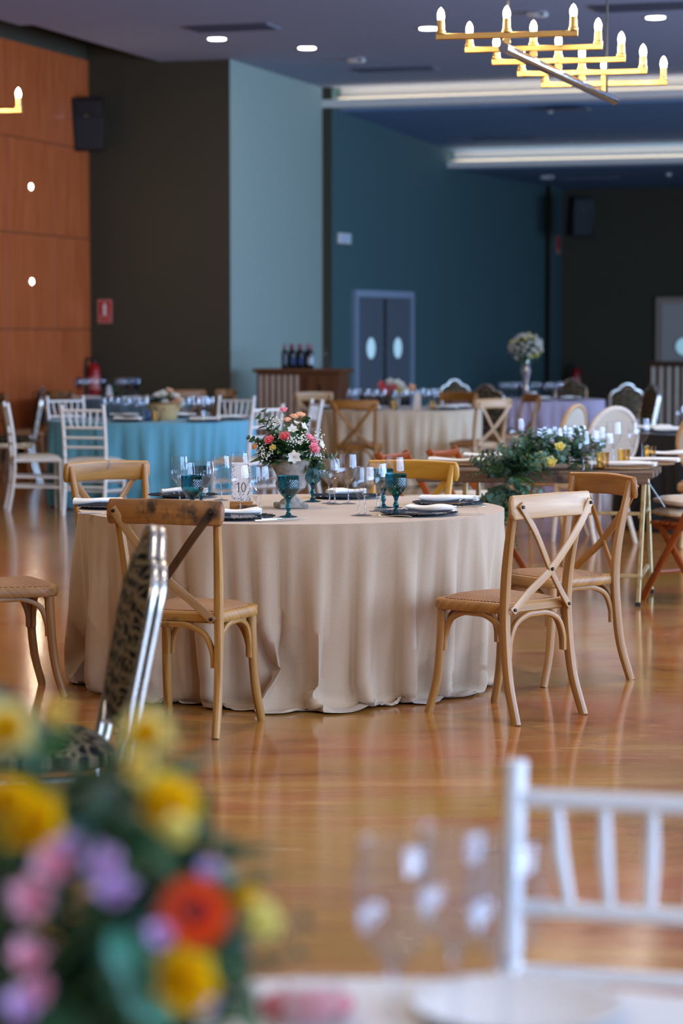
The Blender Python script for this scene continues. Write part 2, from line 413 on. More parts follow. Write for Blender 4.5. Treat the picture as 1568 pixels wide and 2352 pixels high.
        for i in range(len(rs) - 1):
            for j in range(n): fs.append((i * n + j, i * n + (j + 1) % n, (i + 1) * n + (j + 1) % n, (i + 1) * n + j))
        return s.add([O + ex * a + ey * b + ez * c for a, b, c in loc], fs, [(a + c, b + c) for a, b, c in loc])
    def puff(s, out, th, fr=None, base=0.35, rings=5, back=None):
        """cushion over an outline: domed on both sides"""
        O, ex, ey, ez = fr if fr else (Vector(), Vector((1, 0, 0)), Vector((0, 1, 0)), Vector((0, 0, 1)))
        n = len(out); cx = sum(p[0] for p in out) / n; cy = sum(p[1] for p in out) / n
        back = th if back is None else back
        loc = []
        for sg, hh in ((1, th), (-1, back)):
            for i in range(rings + 1):
                k = 1 - i / (rings + 0.001); z = hh * (base + (1 - base) * sqrt(max(0, 1 - k * k))) if i else hh * base * 0.6
                kk = k if i else 1.0
                loc.append([(cx + (x - cx) * max(kk, 0.02), cy + (y - cy) * max(kk, 0.02), sg * z) for x, y in out])
        m = rings + 1; seq = loc[:m][::-1] + loc[m:]
        flat = [q for r in seq for q in r]; fs = [tuple(range(n))[:], tuple((len(seq) - 1) * n + j for j in range(n))[::-1]]
        for i in range(len(seq) - 1):
            for j in range(n): fs.append((i * n + (j + 1) % n, i * n + j, (i + 1) * n + j, (i + 1) * n + (j + 1) % n))
        return s.add([O + ex * a + ey * b + ez * c for a, b, c in flat], fs, [(a, b) for a, b, c in flat])
    def ball(s, c, r, n=8, m=6, sq=(1, 1, 1)):
        prof = [(max(1e-4, sin(pi * i / m)), -cos(pi * i / m)) for i in range(m + 1)]
        vs = []
        for a, z in prof:
            for j in range(n): vs.append(Vector((c[0] + r * sq[0] * a * cos(2 * pi * j / n), c[1] + r * sq[1] * a * sin(2 * pi * j / n), c[2] + r * sq[2] * z)))
        fs = [(i * n + j, i * n + (j + 1) % n, (i + 1) * n + (j + 1) % n, (i + 1) * n + j) for i in range(m) for j in range(n)]
        return s.add(vs, fs)
    def mesh(s, name, smooth=40):
        me = bpy.data.meshes.new(name); me.from_pydata(s.v, [], s.f)
        uvl = me.uv_layers.new(name='UVMap')
        idx = [0] * len(me.loops); me.loops.foreach_get('vertex_index', idx)
        buf = []
        for i in idx: buf += s.uv[i]
        uvl.data.foreach_set('uv', buf)
        if smooth:
            me.shade_smooth(); me.set_sharp_from_angle(angle=radians(smooth))
        me.update(); return me
def link(name, me, mat, parent=None, loc=None, rot=None):
    o = bpy.data.objects.new(name, me); COL.objects.link(o)
    if not me.materials: me.materials.append(mat)
    o.material_slots[0].link = 'OBJECT'; o.material_slots[0].material = mat
    if parent: o.parent = parent
    if loc is not None: o.location = loc
    if rot is not None: o.rotation_euler = rot
    return o
def obj(name, mb, mat, parent=None, smooth=40, loc=None, rot=None):
    return link(name, mb.mesh(name, smooth), M[mat] if isinstance(mat, str) else mat, parent, loc, rot)
def tag(o, label, cat, group=None, kind=None):
    o['label'] = label; o['category'] = cat
    if group: o['group'] = group
    if kind: o['kind'] = kind
    return o
def thing(name, label, cat, loc=(0, 0, 0), rz=0.0, group=None, sc=1.0):
    o = bpy.data.objects.new(name, None); COL.objects.link(o); o.empty_display_size = 0.1
    o.location = loc; o.rotation_euler = (0, 0, rz); o.scale = (sc, sc, sc)
    return tag(o, label, cat, group)
def struct(name, mb, mat, parent=None, smooth=40):
    o = obj(name, mb, mat, parent, smooth)
    if parent is None: o['kind'] = 'structure'
    return o
def kids(o): return [c for c in o.children]
def dup(root, loc, rz, label, group=None, mats=None, sc=None, skip=()):
    """a copy of a thing with a copy of each part and sub-part"""
    def swap(o):
        if mats:
            for sl in o.material_slots:
                for a, b in mats.items():
                    if sl.material == M[a]: sl.material = M[b]; break
    r = root.copy(); COL.objects.link(r); r.location = loc; r.rotation_euler = (0, 0, rz); swap(r)
    if sc: r.scale = (sc, sc, sc)
    r['label'] = label
    if group: r['group'] = group
    def rec(src, dst):
        for ch in kids(src):
            if ch.name.split('.')[0] in skip: continue
            c = ch.copy(); COL.objects.link(c); c.parent = dst; swap(c); rec(ch, c)
    rec(root, r); return r
def yaw(fx, fy): return atan2(-fx, fy)

# ------------------------------------------------------------------ the hall
CEIL = 4.97
def upto(p, q, t): return p + (q - p) * t
BROWN_R = Vector((-1.405, 30.74, 0)); BROWN_L = Vector((-3.27, 31.34, 0))
BLUE_E = Vector((-0.27, 34.23, 0)); POST_E = Vector((-0.135, 34.19, 0)); TEAL_E = Vector((3.48, 41.5, 0))
PIL1 = Vector((X(1264, 41.35), 41.35, 0)); PIL2 = Vector((X(1288, 42.25), 42.25, 0)); BACK_E = PIL2 + U * 16.5
LEFT_N = BROWN_L - V * 40
def wall(name, p, q, mat, z0=0.0, z1=5.9, th=0.25, parent=None):
    """a wall from p to q; the room lies on the right-hand side of p -> q"""
    d = (q - p).normalized(); nrm = Vector((-d.y, d.x, 0)) * th
    mb = MB().prism([(p.x, p.y), (q.x, q.y), (q.x + nrm.x, q.y + nrm.y), (p.x + nrm.x, p.y + nrm.y)], z1 - z0, (Vector((0, 0, z0)), Vector((1, 0, 0)), Vector((0, 1, 0)), Vector((0, 0, 1))))
    return struct(name, mb, mat, parent, smooth=0)
fl = MB().add([(-19, -8, 0), (24, -8, 0), (24, 47, 0), (-19, 47, 0)], [(0, 1, 2, 3)])
struct('floor', fl, 'floor', smooth=0)
wl = wall('wall_left', LEFT_N, BROWN_L, 'taupe')
wall('wall_alcove', BROWN_L, BROWN_R, 'taupe')
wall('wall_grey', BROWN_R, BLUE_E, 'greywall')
wall('wall_return', BLUE_E, POST_E, 'taupe')
wall('wall_kitchen', POST_E, TEAL_E, 'teal')
wall('wall_pillar', TEAL_E, PIL1, 'taupe', th=.02)
wall('wall_pillar_side', PIL1, PIL2, 'teal', th=.02)  # daylit side of the pillar, its blue cast in the wall colour
wall('wall_back', PIL2, BACK_E, 'taupe')
wall('wall_rear', Vector((24, -7.2, 0)), Vector((-19, -7.2, 0)), 'taupe')
# cherry panels of the left wall, one board each
F_L = (BROWN_L - BROWN_L, -V, Vector((0, 0, 1)), U)
zs = [0.12, 1.58, 2.74, 3.88, 5.02]; ss = [0.0, 1.11] + [1.11 + 1.33 * k for k in range(1, 6)]
for i in range(len(ss) - 1):
    for k in range(4):
        a, b, c, d = ss[i] + 0.006, ss[i + 1] - 0.006, zs[k] + 0.006, zs[k + 1] - 0.006
        o = BROWN_L - V * a + Vector((0, 0, c)) + U * 0.002
        mb = MB().prism([(0, 0), (0, d - c), (b - a, d - c), (b - a, 0)], 0.03, (o, -V, Vector((0, 0, 1)), U), 0.0015)
        mb.uv = [(v + k * 3.7 + i * 1.9, u + i * 2.3) for u, v in mb.uv]
        obj('wood_panel', mb, 'cherry', wl, smooth=30)
# window wall on the right, out of the frame: piers, sill band, head band and frames
wr = MB()
def rbox(mb, s0, s1, z0, z1, th=0.3, off=0.0):
    o = RIGHT0 + V * s0 + U * off + Vector((0, 0, z0))
    mb.prism([(0, 0), (s1 - s0, 0), (s1 - s0, z1 - z0), (0, z1 - z0)], th, (o, V, Vector((0, 0, 1)), U))
edges = [-8.5]
for i in range(WIN_N): edges += [WIN_S0 + i * WIN_STEP - WIN_W / 2, WIN_S0 + i * WIN_STEP + WIN_W / 2]
edges.append(46)
for i in range(0, len(edges), 2): rbox(wr, edges[i], edges[i + 1], 0, 5.9)
for i in range(1, len(edges) - 1, 2):
    rbox(wr, edges[i], edges[i + 1], 0, WIN_Z); rbox(wr, edges[i], edges[i + 1], WIN_Z + WIN_H, 5.9)
wright = struct('wall_right', wr, 'taupe', smooth=0)
for i in range(WIN_N):
    f = MB(); a, b = WIN_S0 + i * WIN_STEP - WIN_W / 2, WIN_S0 + i * WIN_STEP + WIN_W / 2
    for s0, s1, z0, z1 in ((a, a + .06, WIN_Z, WIN_Z + WIN_H), (b - .06, b, WIN_Z, WIN_Z + WIN_H), ((a + b) / 2 - .03, (a + b) / 2 + .03, WIN_Z, WIN_Z + WIN_H),
                           (a, b, WIN_Z, WIN_Z + .06), (a, b, WIN_Z + WIN_H - .06, WIN_Z + WIN_H)):
        rbox(f, s0, s1, z0, z1, 0.07, 0.1)
    struct('window_%d' % (i + 1), f, 'doorframe', smooth=0)

# ceiling in steps, each step ending at a lit cove
def slab(name, pts, mat='ceil', th=0.12):
    n = len(pts); vs = [Vector(p) for p in pts] + [Vector(p) + Vector((0, 0, th)) for p in pts]
    fs = [tuple(range(n))[::-1], tuple(range(n, 2 * n))] + [(i, (i + 1) % n, (i + 1) % n + n, i + n) for i in range(n)]
    return struct(name, MB().add(vs, fs), mat, smooth=0)
def zz(p, z): return Vector((p.x, p.y, z))
S0 = G(0, 50, CEIL); S0.z = 0
S1 = BLUE_E.copy(); S2 = POST_E + (TEAL_E - POST_E) * 0.49
SOF0 = G(0, 35, CEIL); SOF0.z = 0
SOF1 = BROWN_L + (BROWN_R - BROWN_L) * ((X(370, 31) - BROWN_L.x) / (BROWN_R.x - BROWN_L.x))
sofd = (SOF1 - SOF0).normalized()
sof_near = SOF0 - sofd * 36
# first ceiling (between the soffit edge, the left walls and the first cove)
rc0 = S0 + U * 25; rc1 = S1 + U * 21
def on_line(p, d, q, e):     # intersection of p + t d with q + s e
    den = d.x * e.y - d.y * e.x; t = ((q.x - p.x) * e.y - (q.y - p.y) * e.x) / den
    return p + d * t
edge0 = on_line(SOF0, sofd, S0, U)
slab('ceiling_middle', [zz(edge0, CEIL), zz(rc0, CEIL), zz(rc1 + V * .3, CEIL), zz(S1 - U * 0.9 + V * .3, CEIL), zz(SOF1 + V * 0.3 , CEIL), zz(SOF1, CEIL)][::-1][::-1])
slab('ceiling_near', [zz(sof_near, CEIL - .05), zz(sof_near + U * 26, CEIL - .05), zz(rc0, CEIL - .05), zz(edge0, CEIL - .05)], th=0.17)
far1, far2 = 4.69, 4.36
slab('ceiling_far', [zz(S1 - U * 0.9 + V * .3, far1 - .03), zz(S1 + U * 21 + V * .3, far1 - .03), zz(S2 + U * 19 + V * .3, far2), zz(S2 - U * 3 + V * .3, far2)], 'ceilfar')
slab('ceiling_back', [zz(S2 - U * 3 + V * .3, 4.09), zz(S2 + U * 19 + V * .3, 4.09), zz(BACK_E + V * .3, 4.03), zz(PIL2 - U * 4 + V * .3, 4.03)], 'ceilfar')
slab('ceiling_recess', [zz(sof_near - U * 9, 5.75), zz(sof_near + U * .3, 5.75), zz(SOF1 + V + U * .3, 5.75), zz(SOF1 + V - U * 9, 5.75)])
d = sofd * (SOF1 - sof_near).length
struct('trim_1', MB().add([sof_near + Vector((0, 0, CEIL)), sof_near + d + Vector((0, 0, CEIL)), sof_near + d + Vector((0, 0, 5.8)), sof_near + Vector((0, 0, 5.8))], [(0, 1, 2, 3)]), 'ceil', smooth=0)
def cove(idx, s, ztop, zfas, zbot, left=0.12):
    a, L = s - U * left, 21
    fr = lambda off: (Vector((a.x, a.y, 0)) + V * off, V, Vector((0, 0, 1)), U)
    m = MB().prism([(0, zbot), (.03, zbot), (.03, zfas), (0, zfas)][::1], L, fr(0))               # fascia
    m.prism([(.03, zbot), (.30, zbot), (.30, zbot + .03), (.03, zbot + .03)], L, fr(0))           # ledge
    m.prism([(.27, zbot + .03), (.30, zbot + .03), (.30, ztop + .1), (.27, ztop + .1)], L, fr(0)) # back of the cove
    m.prism([(.19, zbot + .03), (.27, zbot + .03), (.27, zfas + .045), (.19, zfas + .045)], L, fr(0)) # inner step
    c = struct('trim_%d' % idx, m, 'cove', smooth=0)
    lt = MB().prism([(.05, zfas - .05), (.17, zfas - .05), (.17, zfas - .035), (.05, zfas - .035)], L - left - .1, (fr(0)[0] + U * (left + .1), V, Vector((0, 0, 1)), U))
    obj('led_strip', lt, 'led', c, smooth=0)
cove(2, S1, CEIL, 4.80, 4.69); cove(3, S2, far2 + .05, 4.19, 4.10)

# double kitchen door in the teal wall, and the white door of the back wall
def door(name, p, dirv, wdt, hgt, leafmat, framemat, facing, port, kick, ports=2):
    nrm = facing; z = Vector((0, 0, 1)); root = MB()
    fw = 0.075
    fr = lambda x0, z0, off: (p + dirv * x0 + z * z0 + nrm * off, dirv, z, nrm)
    for x0, x1, z0, z1 in ((0, fw, 0, hgt), (wdt - fw, wdt, 0, hgt), (fw, wdt - fw, hgt - .1, hgt)):
        root.prism([(0, 0), (x1 - x0, 0), (x1 - x0, z1 - z0), (0, z1 - z0)], 0.07, fr(x0, z0, 0), 0.006)
    r = struct(name, root, framemat, smooth=30)
    lw = (wdt - 2 * fw) / ports
    for k in range(ports):
        x0 = fw + lw * k
        lf = obj('door_leaf', MB().prism([(.012, 0), (lw - .012, 0), (lw - .012, hgt - .11), (.012, hgt - .11)], 0.03, fr(x0, 0.01, 0.01), .004), leafmat, r, smooth=30)
        if kick: obj('kick_plate', MB().prism([(.02, 0), (lw - .02, 0), (lw - .02, .62), (.02, .62)], 0.006, fr(x0, 0.03, 0.041)), 'blackplastic', lf, smooth=30)
        cx = lw / 2; rw, rh = port
        ell = [(cx + rw * cos(2 * pi * i / 28), rh * sin(2 * pi * i / 28)) for i in range(28)]
        obj('porthole_ring', MB().sweep([p + dirv * (x0 + q[0]) + z * (1.32 + q[1]) + nrm * .042 for q in ell], rrect(.035, .02), ref=nrm, closed=True), 'doorframe' if not kick else 'doorleaf', lf)
        obj('porthole_pane', MB().prism([(a_, b_) for a_, b_ in ell], 0.004, fr(x0, 1.32, 0.041)), 'porthole', lf)
        obj('meeting_strip', MB().prism([(0, 0), (.05, 0), (.05, hgt - .12), (0, hgt - .12)], .012, fr(x0 + (lw - .05 if k == 0 else 0), 0.01, .041)), 'steel', lf, smooth=30)
    return r
td = (TEAL_E - POST_E).normalized(); tn = Vector((td.y, -td.x, 0))
def on_wall(px, p, d):      # where the column px meets the wall line p + t d
    k = (px - 784) / FOC; t = (k * p.y - p.x) / (d.x - k * d.y); return p + d * t
a = on_wall(808, POST_E, td); b = on_wall(941, POST_E, td)
door('door_1', a, td, (b - a).length, 2.16, 'doorleaf', 'framepaint', tn, (.16, .17), True)
a = on_wall(1505, PIL2, U)
door('door_2', a, U, 1.0, 2.16, 'doorwhite', 'doorframe', -V, (.17, .17), False, 1)

# ------------------------------------------------------------------ ceiling fittings
def lay(px, py, z): return G(px, py, z)
def downlight(px, py, label):
    c = lay(px, py, CEIL - .004); t = thing('downlight', label, 'ceiling light', c, 0, 'ceiling downlights')
    obj('rim', MB().lathe([(.098, -.002), (.112, -.008), (.116, .004), (.098, .004), (.098, -.002)], 28), 'cove', t)
    obj('diffuser', MB().lathe([(.0001, -.004), (.098, -.004), (.098, .002), (.0001, .002)], 28), 'down', t, smooth=0)
downlight(498, 89, 'round lit downlight in front of the dark alcove wall')
downlight(705, 110, 'round lit downlight above the grey wall')
downlight(984, 65, 'round lit downlight beside the chandelier, at its left end')
downlight(1505, 40, 'round lit downlight above the right end of the chandelier')
for k, (x, y) in enumerate(((-2.5, 4), (1.6, 6), (-5.5, 9), (-.2, 10.3), (3.2, 12), (-5, 15), (0, 15.6), (1.8, 19.5), (2.62, 22.9), (3.05, 24.6))):     # unseen downlights added for top light, the last two for floor streaks
    t = thing('downlight', 'added unseen downlight of the near ceiling, %s from the camera' % ('first', 'second', 'third', 'fourth', 'fifth', 'sixth', 'seventh', 'eighth', 'ninth', 'tenth')[k], 'ceiling light', (x, y, CEIL - .054), 0, 'added downlights above the frame')
    obj('rim', MB().lathe([(.098, -.002), (.112, -.008), (.116, .004), (.098, .004), (.098, -.002)], 24), 'cove', t)
    obj('diffuser', MB().lathe([(.0001, -.004), (.098, -.004), (.098, .002), (.0001, .002)], 24), 'down', t, smooth=0)
    if y > 22: continue
    ld = bpy.data.lights.new('added_top_light', 'AREA'); ld.shape = 'DISK'; ld.size = .17; ld.energy = 50; ld.color = (1, .86, .66)
    lo = bpy.data.objects.new('beam', ld); COL.objects.link(lo); lo.parent = t; lo.location = (0, 0, -.012)
def vent(px, py, z, label, wdt=1.1, dep=0.34):
    t = thing('ceiling_vent', label, 'air vent', lay(px, py, z), -ROOM, 'ceiling air vents')
    obj('frame', MB().box((0, 0, -.006), (wdt, dep, .012), bev=.004), 'ventdark', t)
    for k in range(5): obj('blade', MB().box((0, -dep / 2 + dep * (k + .5) / 5, -.016), (wdt * .92, .03, .01), Matrix.Rotation(.5, 4, 'X')), 'ventdark', t, 0)
    obj('rim', MB().box((wdt / 2 + .01, 0, -.012), (.02, dep, .024)), 'ventgrey', t, 0)
vent(530, 62, CEIL, 'dark slot vent behind the left downlight', 1.0, .5)
vent(905, 158, CEIL, 'dark slot vent in front of the near cove')
vent(1490, 14, CEIL, 'dark slot vent at the top right, above the downlight', 1.2, .5)
vent(1160, 316, 4.47, 'dark slot vent between the two lit coves', 1.0, .4)
vent(1300, 250, 4.61, 'dark slot vent just behind the near cove', .6, .3)
vent(1345, 407, 4.07, 'faint slot vent behind the far cove', 1.0, .4)
def sensor(px, py, z, label, box=False):
    t = thing('smoke_detector' if not box else 'ceiling_speaker', label, 'sensor' if not box else 'ceiling box', lay(px, py, z), -ROOM)
    if box:
        obj('housing', MB().box((0, 0, -.03), (.22, .12, .06), bev=.02), 'white', t)
        obj('lens', MB().box((.07, -.061, -.035), (.06, .006, .03)), 'doorleaf', t, 0)
    else:
        obj('base', MB().lathe([(.0001, -.012), (.055, -.012), (.06, 0), (.0001, 0)], 18), 'white', t)
        obj('dome', MB().lathe([(.0001, -.05), (.025, -.045), (.042, -.026), (.044, -.012), (.0001, -.012)], 18), 'white', t)
sensor(75, 37, CEIL - .0, 'small white smoke detector at the upper left soffit edge')
sensor(818, 133, CEIL, 'small white ceiling box left of the dark slot vent', True)
sensor(1233, 27, CEIL, 'small white ceiling box above the chandelier', True)
sensor(1263, 252, 4.61, 'small white smoke detector below the near cove')
sensor(1256, 403, 4.07, 'small white ceiling box below the far cove', True)
sensor(1535, 398, 4.07, 'small white smoke detector below the far cove, at the right')

# ------------------------------------------------------------------ chandeliers
def chandelier(c, label, step=0.43, half=0.355, along=radians(22.5)):
    t = thing('chandelier', label, 'chandelier', c, 0, 'candle bulb chandeliers')
    dv = Vector((sin(along), cos(along), 0)); bv = Vector((cos(radians(12)), -sin(radians(12)), 0))
    for k in range(5):
        m = dv * (k - 2) * step + Vector((0, 0, -.019 * (k - 2)))
        bar = obj('brass_bar', MB().sweep([m - bv * half, m + bv * half], rrect(.03, .03, .003, 2)), 'brass', t, 30)
        for q in (-1, 0, 1):
            p = m + bv * q * (half - .022) + Vector((0, 0, .015))
            hd = obj('candle_holder', MB().lathe([(.0001, 0), (.024, 0), (.024, .012), (.019, .016), (.019, .068), (.0001, .068)], 14, p), 'brass', bar)
            obj('candle_bulb', MB().lathe([(.0001, .068), (.015, .068), (.0185, .086), (.0175, .102), (.010, .121), (.0001, .131)], 12, p), 'bulb', hd)
        obj('bracket', MB().box(m + Vector((0, 0, -.03)), (.04, .04, .04), bev=.006), 'brass', t)
    obj('tube', MB().tube([dv * (-2 * step - .05) + Vector((0, 0, -.03)), dv * (2 * step + .2) + Vector((0, 0, -.115))], .026, 14), 'chrome', t)
    for k in (-2, 2):
        m = dv * (k * step * .98) + (bv * .02 if k > 0 else Vector()) + Vector((0, 0, -.019 * k))
        obj('suspension_rod', MB().tube([m + Vector((0, 0, -.05)), m + Vector((0, 0, CEIL - .05 - c[2]))], .007, 8), 'blackplastic', t)
    return t
mid = P(1282, 140, 13.0)
chandelier(mid, 'brass chandelier of five tiered bars with lit candle bulbs on a chrome tube')
c2 = P(55, 240, 15.5); k5 = Vector((sin(radians(22.5)), cos(radians(22.5)), 0)) * .86 + Vector((cos(radians(12)), -sin(radians(12)), 0)) * .37
chandelier((c2 - k5) + Vector((0, 0, .0)), 'brass chandelier at the left edge, one lit bulb in view')
for x, y, q in ((-4.4, 7.5, 'to the left'), (3.0, 6.0, 'to the right'), (-1.5, 1.5, 'above the camera')):  # unseen chandeliers added as warm fill light
    chandelier(Vector((x, y, 3.05)), 'added brass candle bulb chandelier outside the frame, ' + q)

# lit spots set in the cherry panels
def wall_spot(row, k, label):
    s = ss[1] + 1.33 * k + .665; z = (zs[row] + zs[row + 1]) / 2
    o = BROWN_L - V * s + U * .034 + Vector((0, 0, z))
    t = thing('wall_spot', label, 'wall light', o, 0, 'lit spots in the cherry panels')
    obj('ring', MB().lathe([(.03, 0), (.045, 0), (.043, .012), (.03, .012), (.03, 0)], 18, axis=U), 'steel', t)
    obj('lens', MB().lathe([(.0001, .013), (.02, .011), (.031, .002), (.0001, .002)], 16, axis=U), 'spot', t)
wall_spot(2, 0, 'small lit spot in the upper cherry panel, third row')
wall_spot(1, 0, 'small lit spot in the cherry panel below, second row')

# ------------------------------------------------------------------ things on the walls
def loudspeaker(c, rz, tilt, label, sc=1.0):
    t = thing('wall_loudspeaker', label, 'loudspeaker', c, rz); t.rotation_euler = (tilt, 0, rz); t.scale = (sc,) * 3
    out = [(-.21, -.17), (.21, -.17), (.15, .17), (-.15, .17)]
    obj('cabinet', MB().prism(out, .69, (Vector((0, 0, -.345)), Vector((1, 0, 0)), Vector((0, 1, 0)), Vector((0, 0, 1))), .015), 'blackplastic', t)
    obj('grille', MB().prism([(-.18, -.31), (.18, -.31), (.18, .1), (-.18, .1)], .012, (Vector((0, -.17, 0)), Vector((1, 0, 0)), Vector((0, 0, 1)), Vector((0, -1, 0))), .005), 'grille', t)
    obj('horn', MB().prism([(-.14, .13), (.14, .13), (.16, .3), (-.16, .3)], .01, (Vector((0, -.17, 0)), Vector((1, 0, 0)), Vector((0, 0, 1)), Vector((0, -1, 0))), .004), 'blackplastic', t)
    obj('badge', MB().box((-.02, -.183, .115), (.05, .006, .014)), 'silver', t, 0)
    obj('bracket', MB().box((0, .25, 0), (.08, .2, .12), bev=.01), 'blackplastic', t)
loudspeaker(P(207, 285, 31.0), radians(-2) , radians(8), 'black loudspeaker hung beside the cherry panels', 0.97)
loudspeaker(P(1330, 497, 40.6), radians(24), radians(8), 'black loudspeaker hung in the dark back corner', 0.95)
def on_brown(px, py):
    d_ = BROWN_R - BROWN_L; k = (px - 784) / FOC; tt = (k * BROWN_L.y - BROWN_L.x) / (d_.x - k * d_.y); q = BROWN_L + d_ * tt
    return P(px, py, q.y)
def flat_sign(c, n, wdt, hgt):
    e = Vector((-n.y, n.x, 0)); return lambda off: (c + n * off, e, Vector((0, 0, 1)), n)
nb = -V
c = on_brown(241, 715); t = thing('fire_sign', 'red and white fire extinguisher sign on the dark wall', 'sign', c)
fr = flat_sign(Vector(), nb, 0, 0)
def rect(x0, y0, x1, y1): return [(x0, y0), (x1, y0), (x1, y1), (x0, y1)]
obj('plate', MB().prism(rect(-.1, -.152, .1, .152), .006, fr(.002)), 'signpale', t, 0)
obj('red_field', MB().prism(rect(-.073, -.05, .073, .125), .003, fr(.008)), 'signred', t, 0)
obj('extinguisher_symbol', MB().prism([(-.022, -.052), (.028, -.052), (.03, .06), (.022, .095), (.005, .11), (-.014, .1), (-.026, .07)], .003, fr(.011)), 'signwhite', t, 0)
for r, (z0, z1) in enumerate(((-.092, -.068), (-.13, -.108))):
    mb = MB(); x0 = -.072
    for q in range(8): mb.prism(rect(x0 + q * .0185, z0, x0 + q * .0185 + .0135, z1), .002, fr(.008))
    obj('text_line', mb, 'signred', t, 0)
ps = (PIL2 - PIL1).normalized(); pn = Vector((ps.y, -ps.x, 0))
c = P(1281, 563, 42.0); c = PIL1 + ps * .55; c.z = P(1281, 563, 41.9).z
t = thing('fire_sign', 'narrow red sign seen edge on beside the far loudspeaker', 'sign', c)
fr = flat_sign(Vector(), pn, 0, 0)
obj('plate', MB().prism(rect(-.16, -.15, .16, .15), .006, fr(.002)), 'signpale', t, 0)
obj('red_field', MB().prism(rect(-.13, -.06, .13, .13), .003, fr(.008)), 'signred', t, 0)
c = on_wall(786, POST_E, td); c.z = P(786, 548, c.y).z
t = thing('emergency_light', 'white emergency light box on the teal wall', 'wall light', c)
fr = flat_sign(Vector(), tn, 0, 0)
obj('housing', MB().prism(rect(-.19, -.075, .19, .075), .05, fr(.002), .01), 'white', t, 30)
obj('lens', MB().prism(rect(-.16, -.05, .16, .05), .004, fr(.052)), 'label', t, 0)
def extinguisher(c, label):
    t = thing('fire_extinguisher', label, 'fire extinguisher', c)
    obj('cylinder', MB().lathe([(.0001, 0), (.07, .0), (.078, .02), (.08, .3), (.078, .4), (.06, .46), (.028, .49), (.0001, .49)], 20), 'red', t)
    obj('label', MB().lathe([(.0812, .16), (.0812, .32)], 20), 'signpale', t)
    obj('valve', MB().lathe([(.0001, .49), (.022, .49), (.022, .54), (.0001, .54)], 12), 'boltmetal', t)
    obj('handle', MB().box((.04, 0, .56), (.13, .024, .02), Matrix.Rotation(-.3, 4, 'Y'), .005), 'blackplastic', t)
    obj('hose', MB().tube(cr([(-.02, 0, .52), (-.09, 0, .55), (-.115, -.02, .42), (-.105, -.03, .2), (-.09, -.03, .08)], 5), .013, 8), 'blackplastic', t)
    obj('wall_hook', MB().box((0, .07, .4), (.05, .12, .04)), 'boltmetal', t)
def hang(px, py, q, label, n): extinguisher(Vector((q.x, q.y, P(px, py, q.y).z - .3)) + n * .17, label)
hang(229, 868, on_brown(229, 868), 'red fire extinguisher hanging on the dark alcove wall', -V)
hang(1292, 870, PIL2 + U * .3, 'red fire extinguisher by the far pillar', -V)

# ------------------------------------------------------------------ service counters with bottles
def counter(o, ex, ey, wdt, dep, hgt, label, mat, slats, n):
    t = thing('service_counter', label, 'sideboard', o)
    t.rotation_euler = (0, 0, atan2(ex.y, ex.x))
    obj('body', MB().box((wdt / 2, dep / 2, hgt / 2 - .02), (wdt - .06, dep - .06, hgt - .05), bev=.005), mat, t)
    obj('worktop', MB().box((wdt / 2, dep / 2, hgt - .025), (wdt + .03, dep + .03, .05), bev=.008), mat, t)
    for k in range(n):
        x = .05 + slats * (k + .5) / n
        obj('slat', MB().box((x, .022, hgt / 2 - .03), (slats / n * .5, .024, hgt - .1)), 'lath', t, 0)
        obj('slat', MB().box((x + slats / n * .5, .02, hgt / 2 - .03), (slats / n * .42, .016, hgt - .1)), mat, t, 0)
    if slats < wdt * .8:
        obj('door', MB().box(((slats + .1 + wdt) / 2 - .02, .018, hgt / 2 - .03), (wdt - slats - .2, .024, hgt - .12), bev=.004), mat, t)
        obj('handle', MB().box((slats + .31, .004, hgt * .72), (.025, .02, .2)), 'blackplastic', t, 0)
    return t
o1 = Vector((-1.10, 30.35, 0)); HC = 1.09
counter(o1, U, V, 1.14, .5, HC, 'wooden bar counter with pale slats under the wine bottles', 'counter', .56, 7)
counter(P(1482, 990, 36.2).xy.to_3d(), U, V, 1.5, .55, 1.12, 'dark wooden bar counter with pale slats below the white door', 'darkcounter', 1.42, 12)
def bottle(c, label, lab, group='wine bottles on the bar counter'):
    t = thing('wine_bottle', label, 'bottle', c, 0, group)
    obj('glass', MB().lathe([(.0001, 0), (.036, 0), (.0385, .006), (.0385, .19), (.034, .215), (.016, .24), (.0145, .3), (.0001, .3)], 16), 'bottle', t)
    obj('label', MB().lathe([(.039, .05), (.039, .14)], 16), lab, t)
    obj('foil', MB().lathe([(.0165, .232), (.0158, .3), (.0155, .305), (.0001, .305)], 14), 'foil', t)
for k, px in enumerate((644, 653, 663, 672, 682, 691)):
    q = o1 + U * (X(px, 30.3) - o1.x) / U.x + V * (.16 + .09 * (k % 2)); q.z = HC + .001
    bottle(q, 'dark wine bottle with red foil cap, %s from the left on the counter' % ('first', 'second', 'third', 'fourth', 'fifth', 'sixth')[k], 'labelblue' if k in (2, 4) else 'bottle')
q = o1 + U * (X(706, 30.2) - o1.x) / U.x + V * .12; q.z = HC + .001
bottle(q, 'wine bottle with a pale label, rightmost of the row', 'label')
q = o1 + U * (X(736, 30.2) - o1.x) / U.x + V * .2; q.z = HC + .001
t = thing('decanter', 'clear glass decanter on the counter beside the bottles', 'decanter', q)
obj('glass', MB().lathe([(.0001, .002), (.06, .002), (.075, .03), (.06, .09), (.022, .15), (.02, .2), (.032, .225)], 20), 'clear', t)

